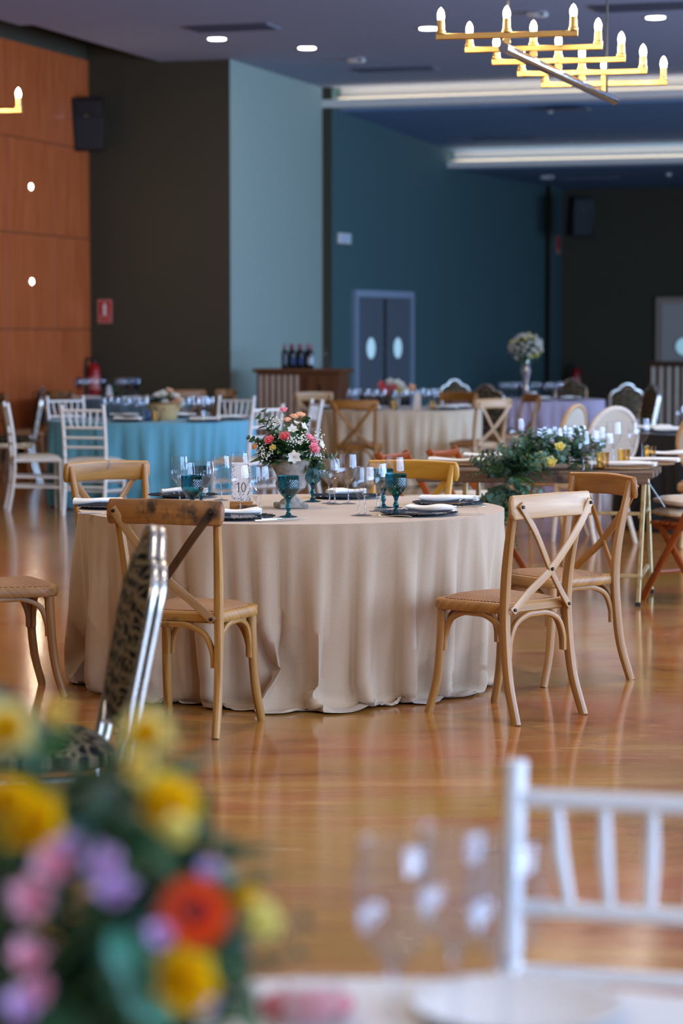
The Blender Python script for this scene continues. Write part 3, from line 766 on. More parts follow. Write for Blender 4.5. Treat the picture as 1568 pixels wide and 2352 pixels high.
# ------------------------------------------------------------------ chairs (each faces +Y, its origin on the floor under the seat)
ROOT0 = (0, 0, -50)
def crossback(label, loc, rz, wd='honey', rail=None, slats=(None, None), group=None):
    t = thing('crossback_chair', label, 'chair', loc, rz, group)
    # seat ring and rattan pad
    half = [(-.185, -.185), (-.194, -.05), (-.21, .09), (-.205, .145), (-.165, .185), (0, .196)]
    out = [Vector((x, y, 0)) for x, y in half]; out += [Vector((-x, y, 0)) for x, y in half[-2::-1]]
    out = [(p.x, p.y) for p in cr(out, 4)][::-1]
    obj('seat_frame', MB().prism([(x, y) for x, y in out][::-1][::-1], .04, (Vector((0, 0, .42)), Vector((1, 0, 0)), Vector((0, 1, 0)), Vector((0, 0, 1))), .007), wd, t)
    pad = [(x * .83, (y - .015) * .83 + .018) for x, y in out]
    obj('rattan_seat', MB().puff(pad, .022, (Vector((0, 0, .46)), Vector((1, 0, 0)), Vector((0, 1, 0)), Vector((0, 0, 1))), base=.25, rings=4, back=.004), 'rattan', t)
    for s in (-1, 1):
        obj('front_leg', MB().tube(cr([(s * .178, .145, .425), (s * .181, .15, .3), (s * .187, .166, .14), (s * .198, .202, 0)], 5), .0195, 10, scale=lambda q: 1.05 - .2 * q), wd, t)
        obj('rear_leg', MB().sweep(cr([(s * .202, -.262, 0), (s * .192, -.213, .16), (s * .187, -.19, .34), (s * .184, -.186, .47), (s * .188, -.197, .6), (s * .196, -.222, .74), (s * .205, -.25, .868)], 5),
            rrect(.034, .04, .013), ref=(0, 1, 0), scale=lambda q: .86 + .2 * sin(pi * q) - .12 * q), wd, t)
    # bent top rail lying behind the posts
    pts = cr([(-.236, -.254, .838), (-.2, -.262, .839), (-.1, -.287, .842), (0, -.296, .844), (.1, -.287, .842), (.2, -.262, .839), (.236, -.254, .838)], 5)
    obj('top_rail', MB().sweep(pts, rrect(.094, .024, .009), ref=(0, -1, .12), scale=lambda q: (min(1, .5 + 9 * min(q, 1 - q)), min(1, .7 + 6 * min(q, 1 - q)))), rail or wd, t)
    for i, s in enumerate((-1, 1)):
        off = -.006 * i
        pts = cr([(s * .206, -.281 + off, .852), (s * .12, -.284 + off, .74), (0, -.256 + off, .592), (-s * .1, -.224 + off, .50), (-s * .172, -.208 + off, .432)], 6)
        obj('cross_slat', MB().sweep(pts, rrect(.032, .010, .003), ref=(0, -1, .3)), slats[i] or wd, t)
        for bx, by, bz in ((s * .2, -.29 + off, .842), (-s * .165, -.217 + off, .44)):
            obj('bolt', MB().lathe([(.0001, .006), (.006, .004), (.0075, -.004), (.0001, -.004)], 8, (bx, by, bz), axis=(0, -1, .1)), 'boltmetal', t)
    obj('bolt', MB().lathe([(.0001, .006), (.006, .004), (.0075, -.004), (.0001, -.004)], 8, (0, -.270, .592), axis=(0, -1, .3)), 'boltmetal', t)
    def arch(a, b, ref):     # bent wood brace between two legs
        a, b = Vector(a), Vector(b); L = b - a
        pts = cr([a + L * .02, a + L * .035 + Vector((0, 0, .06)), a + L * .13 + Vector((0, 0, .125)), a + L * .32 + Vector((0, 0, .155)), a + L * .5 + Vector((0, 0, .158)),
                  a + L * .68 + Vector((0, 0, .155)), a + L * .87 + Vector((0, 0, .125)), a + L * .965 + Vector((0, 0, .06)), a + L * .98], 4)
        return MB().sweep(pts, rrect(.022, .022, .007), ref=ref)
    for s in (-1, 1): obj('brace', arch((s * .174, .146, .255), (s * .176, -.18, .255), (1, 0, 0)), wd, t)
    obj('brace', arch((-.17, .158, .255), (.17, .158, .255), (0, 1, 0)), wd, t)
    obj('brace', arch((-.172, -.19, .255), (.172, -.19, .255), (0, 1, 0)), wd, t)
    return t
def chiavari(label, loc, rz, group=None):
    t = thing('chiavari_chair', label, 'chair', loc, rz, group)
    for s in (-1, 1):
        obj('rear_leg', MB().tube(cr([(s * .175, -.245, 0), (s * .177, -.205, .22), (s * .18, -.19, .44), (s * .182, -.205, .66), (s * .184, -.245, .905), (s * .184, -.248, .92)], 4), .0155, 10, scale=lambda q: 1.0 if q < .97 else 1.15), 'white', t)
        obj('front_leg', MB().tube([(s * .2, .2, 0), (s * .198, .195, .425)], .0155, 10, scale=lambda q: .85 + .2 * q), 'white', t)
        for z in (.2, .285): obj('stretcher', MB().tube([(s * .199, .195, z), (s * .177, -.205, z + .01)], .0095, 8), 'white', t)
    obj('seat_frame', MB().prism([(-.19, -.2), (.19, -.2), (.215, .21), (-.215, .21)], .03, (Vector((0, 0, .42)), Vector((1, 0, 0)), Vector((0, 1, 0)), Vector((0, 0, 1))), .008), 'white', t)
    n = 36; out = []
    for i in range(n):
        a = 2 * pi * i / n; c_, s_ = cos(a), sin(a); out.append((.2 * math.copysign(abs(c_) ** .4, c_), .195 * math.copysign(abs(s_) ** .4, s_)))
    obj('seat_cushion', MB().puff(out, .026, (Vector((0, .005, .455)), Vector((1, 0, 0)), Vector((0, 1, 0)), Vector((0, 0, 1))), base=.6, rings=4, back=.006), 'ivory', t)
    for z in (.2, .285): obj('stretcher', MB().tube([(-.199, .197, z - .02), (.199, .197, z - .02)], .0095, 8), 'white', t)
    obj('stretcher', MB().tube([(-.177, -.208, .24), (.177, -.208, .24)], .0095, 8), 'white', t)
    def ry(z): return -.19 - .058 * max(0, (z - .44) / .48) ** 1.4
    for z, r in ((.878, .0125), (.735, .0115), (.652, .0105), (.572, .0105)):
        obj('back_rail', MB().tube([(-.182, ry(z), z), (.182, ry(z), z)], r, 8), 'white', t)
    for k in range(5):
        x = -.122 + .061 * k
        obj('spindle', MB().tube([(x * .86, ry(.735), .735), (x, ry(.8) - .004, .81), (x * 1.04, ry(.878), .878)], .0085, 8, scale=lambda q: .8 + .4 * sin(pi * q)), 'white', t)
    return t
def banquet(label, loc, rz, frame='silver', cush='damask', sc=1.0, group=None):
    """padded banquet chair with a crested back in a double tube frame"""
    t = thing('padded_banquet_chair', label, 'chair', loc, rz, group, sc)
    rake = .2; O = Vector((0, -.2, .47)); ez = Vector((0, -cos(rake * .95), -sin(rake * .95))); ey = Vector((0, -sin(rake), cos(rake))); ex = Vector((1, 0, 0))
    hf = [(.135, .03), (.185, .12), (.208, .25), (.212, .36), (.2, .425), (.165, .462), (.115, .475), (.09, .50), (.055, .535), (0, .548)]
    o = cr([Vector((x, y, 0)) for x, y in hf] + [Vector((-x, y, 0)) for x, y in hf[-2::-1]], 4)
    o2 = [(p.x, p.y) for p in o]
    inner = [(x * .91, .25 + (y - .25) * .93) for x, y in o2]
    obj('back_cushion', MB().puff(inner, .042, (O, ex, ey, -ez), base=.45, rings=5, back=.034), cush, t)
    path = [O + ex * x + ey * y for x, y in o2]
    low = [O + ex * .135 + ey * .03, Vector((.15, -.2, .42))]
    for off in (-.0105, .0105):
        obj('back_frame', MB().sweep([p + ez * off for p in path], rrect(.022, .020, .008), ref=ez), frame, t)
    for s in (-1, 1):
        for off in (-.0105, .0105):
            side = [O + ex * s * .212 + ey * .33, O + ex * s * .211 + ey * .18, O + ex * s * .207 + ey * .0, Vector((s * .2, -.185, .40)), Vector((s * .2, -.215, .2)), Vector((s * .205, -.275, .0))]
            side = [q + Vector((0, off * -1, 0)) for q in cr(side, 5)]
            obj('rear_leg', MB().sweep(side, rrect(.022, .020, .008), ref=(0, 1, 0)), frame, t)
        obj('front_leg', MB().sweep([(s * .2, .2, .4), (s * .21, .235, 0)], rrect(.024, .024, .008), ref=(0, 1, 0)), frame, t)
        for z in (.385, .415): obj('seat_rail', MB().sweep([(s * .203, -.19, z), (s * .205, .2, z)], rrect(.02, .022, .007), ref=(0, 0, 1)), frame, t)
    for y in (-.19, .205):
        obj('seat_rail', MB().sweep([(-.203, y, .4), (.203, y, .4)], rrect(.05, .022, .007), ref=(0, 1, 0)), frame, t)
    n = 40; out = []
    for i in range(n):
        a = 2 * pi * i / n; c_, s_ = cos(a), sin(a); out.append((.215 * math.copysign(abs(c_) ** .5, c_), .205 * math.copysign(abs(s_) ** .5, s_)))
    obj('seat_cushion', MB().puff(out, .05, (Vector((0, .015, .455)), ex, Vector((0, 1, 0)), Vector((0, 0, 1))), base=.5, rings=5, back=.03), cush, t)
    return t
def canechair(label, loc, rz, wd='pale', group=None):
    t = thing('round_back_cane_chair', label, 'chair', loc, rz, group)
    ex, ey = Vector((1, 0, 0)), Vector((0, -.2, .98)); O = Vector((0, -.235, .74)); ez = ex.cross(ey)
    el = [(.215 * cos(2 * pi * i / 36), .245 * sin(2 * pi * i / 36)) for i in range(36)]
    obj('back_frame', MB().sweep([O + ex * a + ey * b for a, b in el], rrect(.035, .03, .01), ref=ez, closed=True), wd, t)
    obj('cane_panel', MB().prism([(a * .95, b * .95) for a, b in el], .008, (O, ex, ey, ez)), 'cane', t)
    obj('seat_frame', MB().prism([(.23 * math.copysign(abs(cos(a)) ** .7, cos(a)), .22 * math.copysign(abs(sin(a)) ** .7, sin(a))) for a in [2 * pi * i / 32 for i in range(32)]], .06, (Vector((0, 0, .39)), ex, Vector((0, 1, 0)), Vector((0, 0, 1))), .012), wd, t)
    obj('seat_cushion', MB().puff([(.2 * cos(2 * pi * i / 28), .19 * sin(2 * pi * i / 28)) for i in range(28)], .04, (Vector((0, 0, .455)), ex, Vector((0, 1, 0)), Vector((0, 0, 1))), back=.006, rings=4), 'cane', t)
    for s in (-1, 1):
        obj('front_leg', MB().tube(cr([(s * .185, .17, .42), (s * .19, .18, .25), (s * .2, .2, 0)], 4), .022, 10, scale=lambda q: 1.1 - .45 * q), wd, t)
        obj('rear_leg', MB().tube(cr([(s * .14, -.26, .56), (s * .155, -.2, .42), (s * .165, -.2, .25), (s * .18, -.29, 0)], 4), .02, 10, scale=lambda q: 1.1 - .3 * q), wd, t)
    return t
def foldchair(label, loc, rz, group=None):
    t = thing('wooden_folding_chair', label, 'chair', loc, rz, group)
    for s in (-1, 1):
        obj('back_leg', MB().sweep([(s * .2, .25, 0), (s * .2, -.06, .45), (s * .2, -.26, .79)], rrect(.02, .042, .006), ref=(0, 1, 0)), 'folding', t)
        obj('front_leg', MB().sweep([(s * .175, -.22, 0), (s * .175, .14, .44)], rrect(.02, .04, .006), ref=(0, 1, 0)), 'folding', t)
    for z, y in ((.755, -.24), (.665, -.185)):
        obj('back_slat', MB().box((0, y, z), (.42, .016, .055), Matrix.Rotation(-.5, 4, 'X'), .004), 'folding', t)
    for k in range(5):
        obj('seat_slat', MB().box((0, -.16 + .08 * k, .447), (.4, .062, .018), bev=.004), 'folding', t)
    for s in (-1, 1): obj('seat_rail', MB().box((s * .155, 0, .425), (.022, .4, .03)), 'folding', t, 0)
    obj('stretcher', MB().tube([(-.2, .13, .17), (.2, .13, .17)], .011, 8), 'folding', t)
    return t
def seatpad(c, rz, label, tilt=0):
    n = 40; out = []
    for i in range(n):
        a = 2 * pi * i / n; c_, s_ = cos(a), sin(a); out.append((.2 * math.copysign(abs(c_) ** .35, c_), .2 * math.copysign(abs(s_) ** .35, s_)))
    mb = MB().puff(out, .034, base=.35, rings=5, back=.03)
    o = obj('seat_pad', mb, 'cushion'); o.location = c; o.rotation_euler = (tilt, 0, rz)
    return tag(o, label, 'cushion')

# ------------------------------------------------------------------ tables and cloths
TOP = .75
def simulate_cloth(R, h=TOP, extra=.10, nt=240, nr=38, frames=90):
    """a round linen cloth let fall over the table edge; the settled shape becomes the mesh"""
    rng = random.Random(3); drop = h - .01; rings = [.0005, .45, .8, R] + [R + (drop + extra) * (i + 1) / nr for i in range(nr)]
    vs, flat, us = [], [], []
    for r in rings:
        for j in range(nt):
            a = 2 * pi * j / nt; q = max(0, r - R); rr = min(r, R) + q * .8
            z = h - q * .6 + (.025 + .02 * sin(3 * a)) * sin(21 * a + 4 * sin(2 * a)) * q / .8 + (rng.uniform(-.002, .002) if q else 0)
            vs.append((rr * cos(a), rr * sin(a), z)); flat.append((r * cos(a), r * sin(a), h)); us.append((r * cos(a), r * sin(a)))
    fs = [(i * nt + j, i * nt + (j + 1) % nt, (i + 1) * nt + (j + 1) % nt, (i + 1) * nt + j) for i in range(len(rings) - 1) for j in range(nt)]
    me = bpy.data.meshes.new('falling_cloth'); me.from_pydata(vs, [], fs); o = bpy.data.objects.new('falling_cloth', me); COL.objects.link(o)
    o.shape_key_add(name='Basis'); rest = o.shape_key_add(name='rest'); rest.value = 0
    for v, p in zip(rest.data, flat): v.co = p
    o.vertex_groups.new(name='pin').add(list(range(4 * nt)), 1.0, 'REPLACE')
    m = o.modifiers.new('cloth', 'CLOTH'); s = m.settings
    s.vertex_group_mass = 'pin'; s.quality = 5; s.mass = .25; s.tension_stiffness = s.compression_stiffness = 25; s.shear_stiffness = 8
    s.bending_stiffness = .2; s.tension_damping = s.compression_damping = 10; s.air_damping = 2; s.rest_shape_key = rest
    m.collision_settings.distance_min = .006; m.point_cache.frame_start = 1; m.point_cache.frame_end = frames + 20
    fm = bpy.data.meshes.new('ground'); fm.from_pydata([(-3, -3, 0), (3, -3, 0), (3, 3, 0), (-3, 3, 0)], [], [(0, 1, 2, 3)])
    fo = bpy.data.objects.new('ground', fm); COL.objects.link(fo); fo.modifiers.new('c', 'COLLISION'); fo.collision.thickness_outer = .008; fo.collision.cloth_friction = 40
    for f in range(1, frames + 1): S.frame_set(f)
    e = o.evaluated_get(bpy.context.evaluated_depsgraph_get()).to_mesh(); co = [tuple(v.co) for v in e.vertices]
    bpy.data.objects.remove(o); bpy.data.objects.remove(fo); S.frame_set(1)
    co = [(x, y, max(.004, z - .008)) if i >= 4 * nt else (x, y, z) for i, (x, y, z) in enumerate(co)]
    for it in range(1):                            # relax the sharpest creases
        new = list(co)
        for i in range(5, len(rings)):
            for j in range(nt):
                k = i * nt + j; nb = [i * nt + (j + 1) % nt, i * nt + (j - 1) % nt, k - nt] + ([k + nt] if i < len(rings) - 1 else [])
                new[k] = tuple(.55 * co[k][q] + .45 * sum(co[n][q] for n in nb) / len(nb) for q in range(3))
        co = new
    return MB().add(co, fs, us)
CLOTH_R = .918
CLOTH = simulate_cloth(CLOTH_R).mesh('tablecloth', 80)
def round_table(c, R, mat, label, clabel, seed, **kw):
    t = thing('round_table', label, 'table', (c[0], c[1], 0))
    obj('table_top', MB().lathe([(.0001, TOP - .04), (R - .05, TOP - .04), (R - .05, TOP - .018), (.0001, TOP - .018)], 40), 'tan', t)
    obj('pedestal', MB().lathe([(.0001, 0), (.34, 0), (.34, .03), (.06, .07), (.05, TOP - .04), (.0001, TOP - .04)], 20), 'steel', t)
    cl = link('tablecloth', CLOTH, M[mat]); cl.location = (c[0], c[1], 0); cl.rotation_euler = (0, 0, seed); cl.scale = (R / CLOTH_R, R / CLOTH_R, 1)
    tag(cl, clabel, 'tablecloth'); return t, cl

# ------------------------------------------------------------------ tableware
TZ = TOP + .0015
def wineglass(sc=1.0, name='wine_glass', bowl=(.0415, .0355), hb=(.083, .115), full=True, tint='clear', stem='stemclear', n=28):
    """stemmed glass: bowl, stem and foot"""
    t = thing(name, '', 'glass', ROOT0)
    R, rim = bowl; z0, H = hb
    prof = [(.0035, z0), (.010, z0 + .004)]
    for i in range(1, 12):
        q = i / 11; k = (q ** .55) if q < .45 else None
        z = z0 + .004 + H * q
        r = R * sin(min(1, q / .48) * pi / 2) ** .75 if q < .48 else R + (rim - R) * ((q - .48) / .52) ** 1.5
        prof.append((max(.011, r), z))
    obj('bowl', MB().lathe(prof, n), tint, t, 80)
    obj('rim', MB().lathe([(rim - .0007, prof[-1][1] - .0004), (rim + .0007, prof[-1][1]), (rim, prof[-1][1] + .0012), (rim - .0007, prof[-1][1] - .0004)], n), stem, t, 80)
    obj('stem', MB().lathe([(.0001, .004), (.006, .006), (.0036, .02), (.0032, z0 - .02), (.005, z0 - .003), (.009, z0 + .004), (.0001, z0 + .004)], 10), stem, t, 80)
    obj('foot', MB().lathe([(.0001, 0), (.033, 0), (.034, .0015), (.012, .005), (.0001, .007)], n), stem, t, 80)
    if sc != 1: t.scale = (sc,) * 3
    return t
def simple_glass(bowl=(.0365, .031), hb=(.088, .112), n=14, tint='farclear'):
    """a far stemmed glass, one mesh"""
    R, rim = bowl; z0, H = hb
    prof = [(.0001, .001), (.033, .001), (.012, .005), (.0036, .02), (.0034, z0 - .01), (.011, z0 + .003)]
    for q in (.2, .35, .5, .75, 1):
        r = R * sin(min(1, q / .48) * pi / 2) ** .75 if q < .48 else R + (rim - R) * ((q - .48) / .52) ** 1.5
        prof.append((r, z0 + .004 + H * q))
    o = obj('wine_glass', MB().lathe(prof, n), tint, smooth=80); return tag(o, '', 'glass')
def goblet():
    t = thing('goblet', '', 'goblet', ROOT0)
    z0 = .075
    def body(off):
        vs, fs, us = [], [], []; n, m = 128, 40
        for i in range(m + 1):
            q = i / m
            r = (.044 * sin(min(1, .12 + q / .62) * pi / 2) ** .8 if q < .55 else .044 + .0015 * (q - .55)) + off
            for j in range(n):
                a = 2 * pi * j / n
                k = .0018 * (abs(sin(11 * a + q * 24)) * abs(sin(11 * a - q * 24)) - .3) if (.04 < q < .84 and off == 0) else 0
                vs.append(((r + k) * cos(a), (r + k) * sin(a), z0 + .092 * q)); us.append((a, q))
        for i in range(m):
            for j in range(n): fs.append((i * n + j, i * n + (j + 1) % n, (i + 1) * n + (j + 1) % n, (i + 1) * n + j))
        return vs, fs, us
    obj('bowl', MB().add(*body(0)), 'teal_thin', t, 30)
    obj('rim', MB().lathe([(.0440, z0 + .091), (.0458, z0 + .092), (.0450, z0 + .0935), (.0440, z0 + .091)], 36), 'tealglass', t, 80)
    obj('stem', MB().lathe([(.0001, .005), (.014, .007), (.009, .016), (.007, .024), (.012, .034), (.013, .040), (.009, .048), (.0075, .058), (.0105, .066), (.0115, .072), (.018, .079), (.0001, .081)], 16), 'tealglass', t, 80)
    obj('foot', MB().lathe([(.0001, 0), (.036, 0), (.037, .002), (.014, .007), (.0001, .009)], 28), 'tealglass', t, 80)
    return t
def tumbler(tint='amberglass', name='tumbler', r=.036, h=.095):
    o = obj(name, MB().lathe([(.0001, .004), (r * .86, .004), (r * .9, .02), (r * .97, h * .6), (r, h), (r - .002, h), (r * .84, .012), (.0001, .01)], 18), tint, smooth=60)
    return tag(o, '', 'glass')
def charger(r=.158, mat='darkglass'):
    vs, fs, us = [], [], []; n = 96
    prof = [(.0001, .005), (r * .62, .005), (r * .68, .007), (r * .84, .010), (r * .99, .013), (r, .011), (r * .82, .006), (r * .6, 0), (.0001, 0)]
    for i, (rr, z) in enumerate(prof):
        for j in range(n):
            a = 2 * pi * j / n; k = rr * (1 + (.03 * abs(sin(10 * a)) if rr > r * .9 else 0)); dz = .0022 * sin(40 * a) if rr > r * .75 and i < 6 else 0
            vs.append((k * cos(a), k * sin(a), z + dz)); us.append((k * cos(a), k * sin(a)))
    for i in range(len(prof) - 1):
        for j in range(n): fs.append((i * n + j, (i + 1) * n + j, (i + 1) * n + (j + 1) % n, i * n + (j + 1) % n))
    o = obj('charger_plate', MB().add(vs, fs, us), mat, smooth=50); return tag(o, '', 'plate')
def napkin(L=.19, W=.062, H=.026, seed=0, bend=.02):
    """a folded napkin: a long soft roll with layered ends"""
    rng = random.Random(seed); pts = []
    for i in range(13):
        q = i / 12; pts.append((-L / 2 + L * q, bend * sin(q * pi * 1.2 + seed), H / 2 + .004 + .003 * sin(q * 7 + seed)))
    sec = []
    for i in range(20):
        a = 2 * pi * i / 20; sec.append((W / 2 * math.copysign(abs(cos(a)) ** .7, cos(a)), H / 2 * math.copysign(abs(sin(a)) ** .8, sin(a)) * (1 + .18 * sin(3 * a + seed))))
    mb = MB().sweep(pts, sec, scale=lambda q: (1 + .16 * sin(9 * q + seed), .86 + .2 * sin(6 * q + seed * 2)))
    for k in range(3):
        mb.sweep([(L / 2 - .004, -W * .4, .006 + .008 * k), (L / 2 + .006, 0, .009 + .008 * k), (L / 2 - .003, W * .4, .006 + .008 * k)], rrect(.022, .003, .001, 2), ref=(0, 0, 1))
    o = obj('napkin', mb, 'napkin', smooth=60); return tag(o, '', 'napkin')
def cutlery(kind):
    m = MB()
    if kind == 'fork':
        m.sweep(cr([(0, -.1, .006), (0, -.05, .009), (0, .02, .005), (0, .05, .008)], 4), rrect(.011, .003, .001, 2), scale=lambda q: (1.2 - .7 * sin(pi * min(1, q * 1.1)), 1))
        m.sweep([(0, .045, .008), (0, .06, .006)], rrect(.02, .0025, .001, 2))
        for k in range(4): m.sweep([(-.009 + .006 * k, .058, .006), (-.009 + .006 * k, .1, .010)], rrect(.0032, .002, .0008, 2))
    else:
        m.sweep([(0, -.11, .006), (0, -.01, .006)], rrect(.013, .007, .002), scale=lambda q: 1.2 - .5 * q)
        m.sweep([(0, -.012, .005), (0, .05, .005), (.002, .11, .004)], rrect(.018, .0022, .0008, 2), scale=lambda q: 1 - .55 * q * q)
    o = obj(kind, m, 'cutlery', smooth=40); return tag(o, '', kind)
used = set()
def put(o, c, rz, label, group=None, mats=None, sc=None):
    """the first call moves the model itself, later calls place copies"""
    if o.name in used: return dup(o, c, rz, label, group, mats, sc)
    used.add(o.name); o.location = c; o.rotation_euler = (0, 0, rz); o['label'] = label
    if group: o['group'] = group
    if sc: o.scale = (sc,) * 3
    return o
ORD = ['first', 'second', 'third', 'fourth', 'fifth', 'sixth', 'seventh', 'eighth', 'ninth', 'tenth', 'eleventh', 'twelfth', 'thirteenth', 'fourteenth', 'fifteenth', 'sixteenth', 'seventeenth']
def ordinals(lst):
    """rank of each (px, ...) entry, counted from the left of its row"""
    order = sorted(range(len(lst)), key=lambda i: lst[i][0]); return [ORD[order.index(i)] for i in range(len(lst))]

# ------------------------------------------------------------------ flowers and leaves (each flower or spray is one part of its bouquet)
def frame_of(O, axis, spin=0.0):
    q = Vector((0, 0, 1)).rotation_difference(Vector(axis).normalized())
    from mathutils import Quaternion
    return Vector(O), q @ Quaternion((0, 0, 1), spin)
def petal(mb, fr, az, L, W, t0, t1, r0=0.0, z0=0.0, cup=.25, tip=.5, m=5):
    O, q = fr; vs, us, fs = [], [], []; r, z = r0, z0
    for i in range(m + 1):
        k = i / m; ang = t0 + (t1 - t0) * k
        if i: r += L / m * sin(ang); z += L / m * cos(ang)
        wd = W * (sin(pi * min(.97, .14 + (.86 - tip * .1) * k)) ** .7) * (1 if k < .9 else 1 - .3 * tip)
        for s in (-1, -.5, 0, .5, 1):
            x = s * wd / 2; lift = cup * (abs(s) ** 2) * wd
            rr, zz_ = r - lift * cos(ang) * .9, z + lift * sin(ang)
            p = Vector((rr * cos(az) - x * sin(az), rr * sin(az) + x * cos(az), zz_))
            vs.append(O + q @ p); us.append((s * .01, k * L))
    for i in range(m):
        for j in range(4): fs.append((i * 5 + j, i * 5 + j + 1, (i + 1) * 5 + j + 1, (i + 1) * 5 + j))
    mb.add(vs, fs, us)
def rose(fr, r, seed=0, layers=4):
    rng = random.Random(seed); mb = MB()
    for k in range(layers):
        n = 3 + k * 1; q = k / max(1, layers - 1)
        for i in range(n):
            petal(mb, fr, 2 * pi * i / n + k * 1.3 + rng.uniform(-.2, .2), r * (1.25 + .25 * q), r * (1.0 + .55 * q), .1 + .75 * q, -.35 + 1.15 * q, r0=.06 * r + .22 * r * q, z0=-.1 * r * q, cup=.3, tip=.1)
    mb.ball(fr[0] + fr[1] @ Vector((0, 0, .1 * r)), r * .38, 8, 5)
    return mb
def starflower(fr, r, seed=0, n=6, tip=.5, open_=1.25):
    rng = random.Random(seed); mb = MB()
    for i in range(n):
        petal(mb, fr, 2 * pi * i / n + rng.uniform(-.1, .1), r * (1.15 if i % 2 else 1.0), r * (.62 if i % 2 else .8), .35, open_ + rng.uniform(-.2, .2), cup=.12, tip=tip)
    for i in range(5):
        a = 2 * pi * i / 5; O, q = fr
        mb.tube([O, O + q @ Vector((r * .18 * cos(a), r * .18 * sin(a), r * .55))], r * .02, 4)
    return mb
def gerbera(fr, r, seed=0):
    rng = random.Random(seed); mb = MB()
    for k, (n, L, t) in enumerate(((26, 1.0, 1.5), (22, .82, 1.25), (16, .55, .95))):
        for i in range(n):
            petal(mb, fr, 2 * pi * (i + .5 * k) / n, r * L * rng.uniform(.94, 1.05), r * .26, t - .25, t + .15, r0=.1 * r, z0=.02 * k * r, cup=.1, tip=.4, m=3)
    return mb
def leaf(mb, O, d, L, W, up=(0, 0, 1), bend=.3, fold=.18, m=6, round_=False):
    O, d = Vector(O), Vector(d).normalized(); up = Vector(up); up = (up - d * up.dot(d))
    up = up.normalized() if up.length > 1e-4 else Vector((1, 0, 0)); sd = d.cross(up)
    vs, us, fs = [], [], []
    for i in range(m + 1):
        k = i / m; wd = W * ((sin(pi * k) ** .5) if round_ else (sin(pi * k ** .8) ** .9)) + .0002
        c = O + d * L * k - up * bend * L * k * k
        for s in (-1, 0, 1): vs.append(c + sd * s * wd / 2 + up * abs(s) * fold * wd); us.append((s * wd, k * L))
    for i in range(m):
        for j in (0, 1): fs.append((i * 3 + j, i * 3 + j + 1, (i + 1) * 3 + j + 1, (i + 1) * 3 + j))
    mb.add(vs, fs, us)
def spray(O, d, L, n, lw, droop=.3, seed=0, round_=True):
    """a eucalyptus like stem with paired leaves"""
    rng = random.Random(seed); mb = MB(); O, d = Vector(O), Vector(d).normalized(); pts = []
    for i in range(n + 1):
        k = i / n; pts.append(O + d * L * k + Vector((0, 0, -droop * L * k * k)))
    mb.tube(pts, .0016, 5)
    for i in range(1, n + 1):
        t = (pts[i] - pts[i - 1]).normalized(); a = rng.uniform(0, 2 * pi)
        sd = t.orthogonal().normalized(); sd2 = t.cross(sd)
        for s in (0, 1):
            b = a + s * pi + i * 1.2; dr = (sd * cos(b) + sd2 * sin(b)) * .85 + t * .5
            sz = lw * (1 - .45 * i / n) * rng.uniform(.85, 1.15)
            leaf(mb, pts[i], dr, sz * 1.15, sz, up=t + Vector((0, 0, .3)), bend=.1, round_=round_, m=5)
    return mb
def fern(O, d, L, seed=0, droop=.5, n=16, w=.05):
    rng = random.Random(seed); mb = MB(); O, d = Vector(O), Vector(d).normalized()
    pts = [O + d * L * (i / n) + Vector((0, 0, -droop * L * (i / n) ** 2)) for i in range(n + 1)]
    mb.tube(pts, .0012, 4)
    for i in range(1, n + 1):
        t = (pts[i] - pts[i - 1]).normalized(); sd = t.cross(Vector((0, 0, 1)))
        sd = sd.normalized() if sd.length > .1 else Vector((1, 0, 0)); k = i / n
        for s in (-1, 1):
            leaf(mb, pts[i], sd * s + t * .7 + Vector((0, 0, rng.uniform(-.3, .3))), w * (1.1 - .75 * k) * rng.uniform(.8, 1.1), w * .22, m=3, bend=.2)
    return mb
def gyp(O, d, r, n, seed=0):
    """a cloud of baby's breath"""
    rng = random.Random(seed); mb = MB(); O, d = Vector(O), Vector(d)
    for i in range(n):
        p = O + d + Vector((rng.gauss(0, r), rng.gauss(0, r), rng.gauss(0, r * .8))); mb.ball(p, rng.uniform(.0022, .0040), 5, 4)
    return mb
def hemi(rng, lo=-.1, hi=1.0):
    a = rng.uniform(0, 2 * pi); z = rng.uniform(lo, hi); s = sqrt(max(0, 1 - z * z)); return Vector((s * cos(a), s * sin(a), z))

# ------------------------------------------------------------------ the middle table, in focus
MC = Vector((-.215, 10.44, 0)); MR = .918
round_table(MC, MR, 'beige', 'round banquet table hidden under the long beige linen cloth, centre of the hall',
            'long beige linen cloth pooling on the floor around the middle table', 5, puddle=.15, folds=17, amp=.075, flare=.03, nt=640, sub=44, twist=.7)
front = crossback('worn brown crossback chair with a burnt dark slat, its back to the viewer', (-.566, 9.205, 0), yaw(.346, .938), 'amber', 'worn', ('tan', 'burnt'))
right = crossback('pale crossback chair at the right of the beige table, nearest', (.628, 9.52, 0), yaw(-.707, .707), 'orangewood', 'pale', ('orangewood', 'pale'))
crossback('honey crossback chair standing behind the pale one, facing left', (.93, 10.49, 0), yaw(-.85, -.52), 'orangewood', 'honey', ('honey', 'honey'))
crossback('tan chair at the left edge, rattan seat in view and back out of frame', (-1.405, 10.05, 0), yaw(.94, .35), 'tan')
crossback('amber crossback chair across the beige table, to the left of the goblets', (-.985, 11.48, 0), yaw(.58, -.81), 'amber')
crossback('yellow amber crossback chair across the beige table, before the folding chairs', (.25, 11.53, 0), yaw(-.38, -.92), 'yellow')

def on_top(px, py, z=None): return G(px, py, TZ if z is None else z)
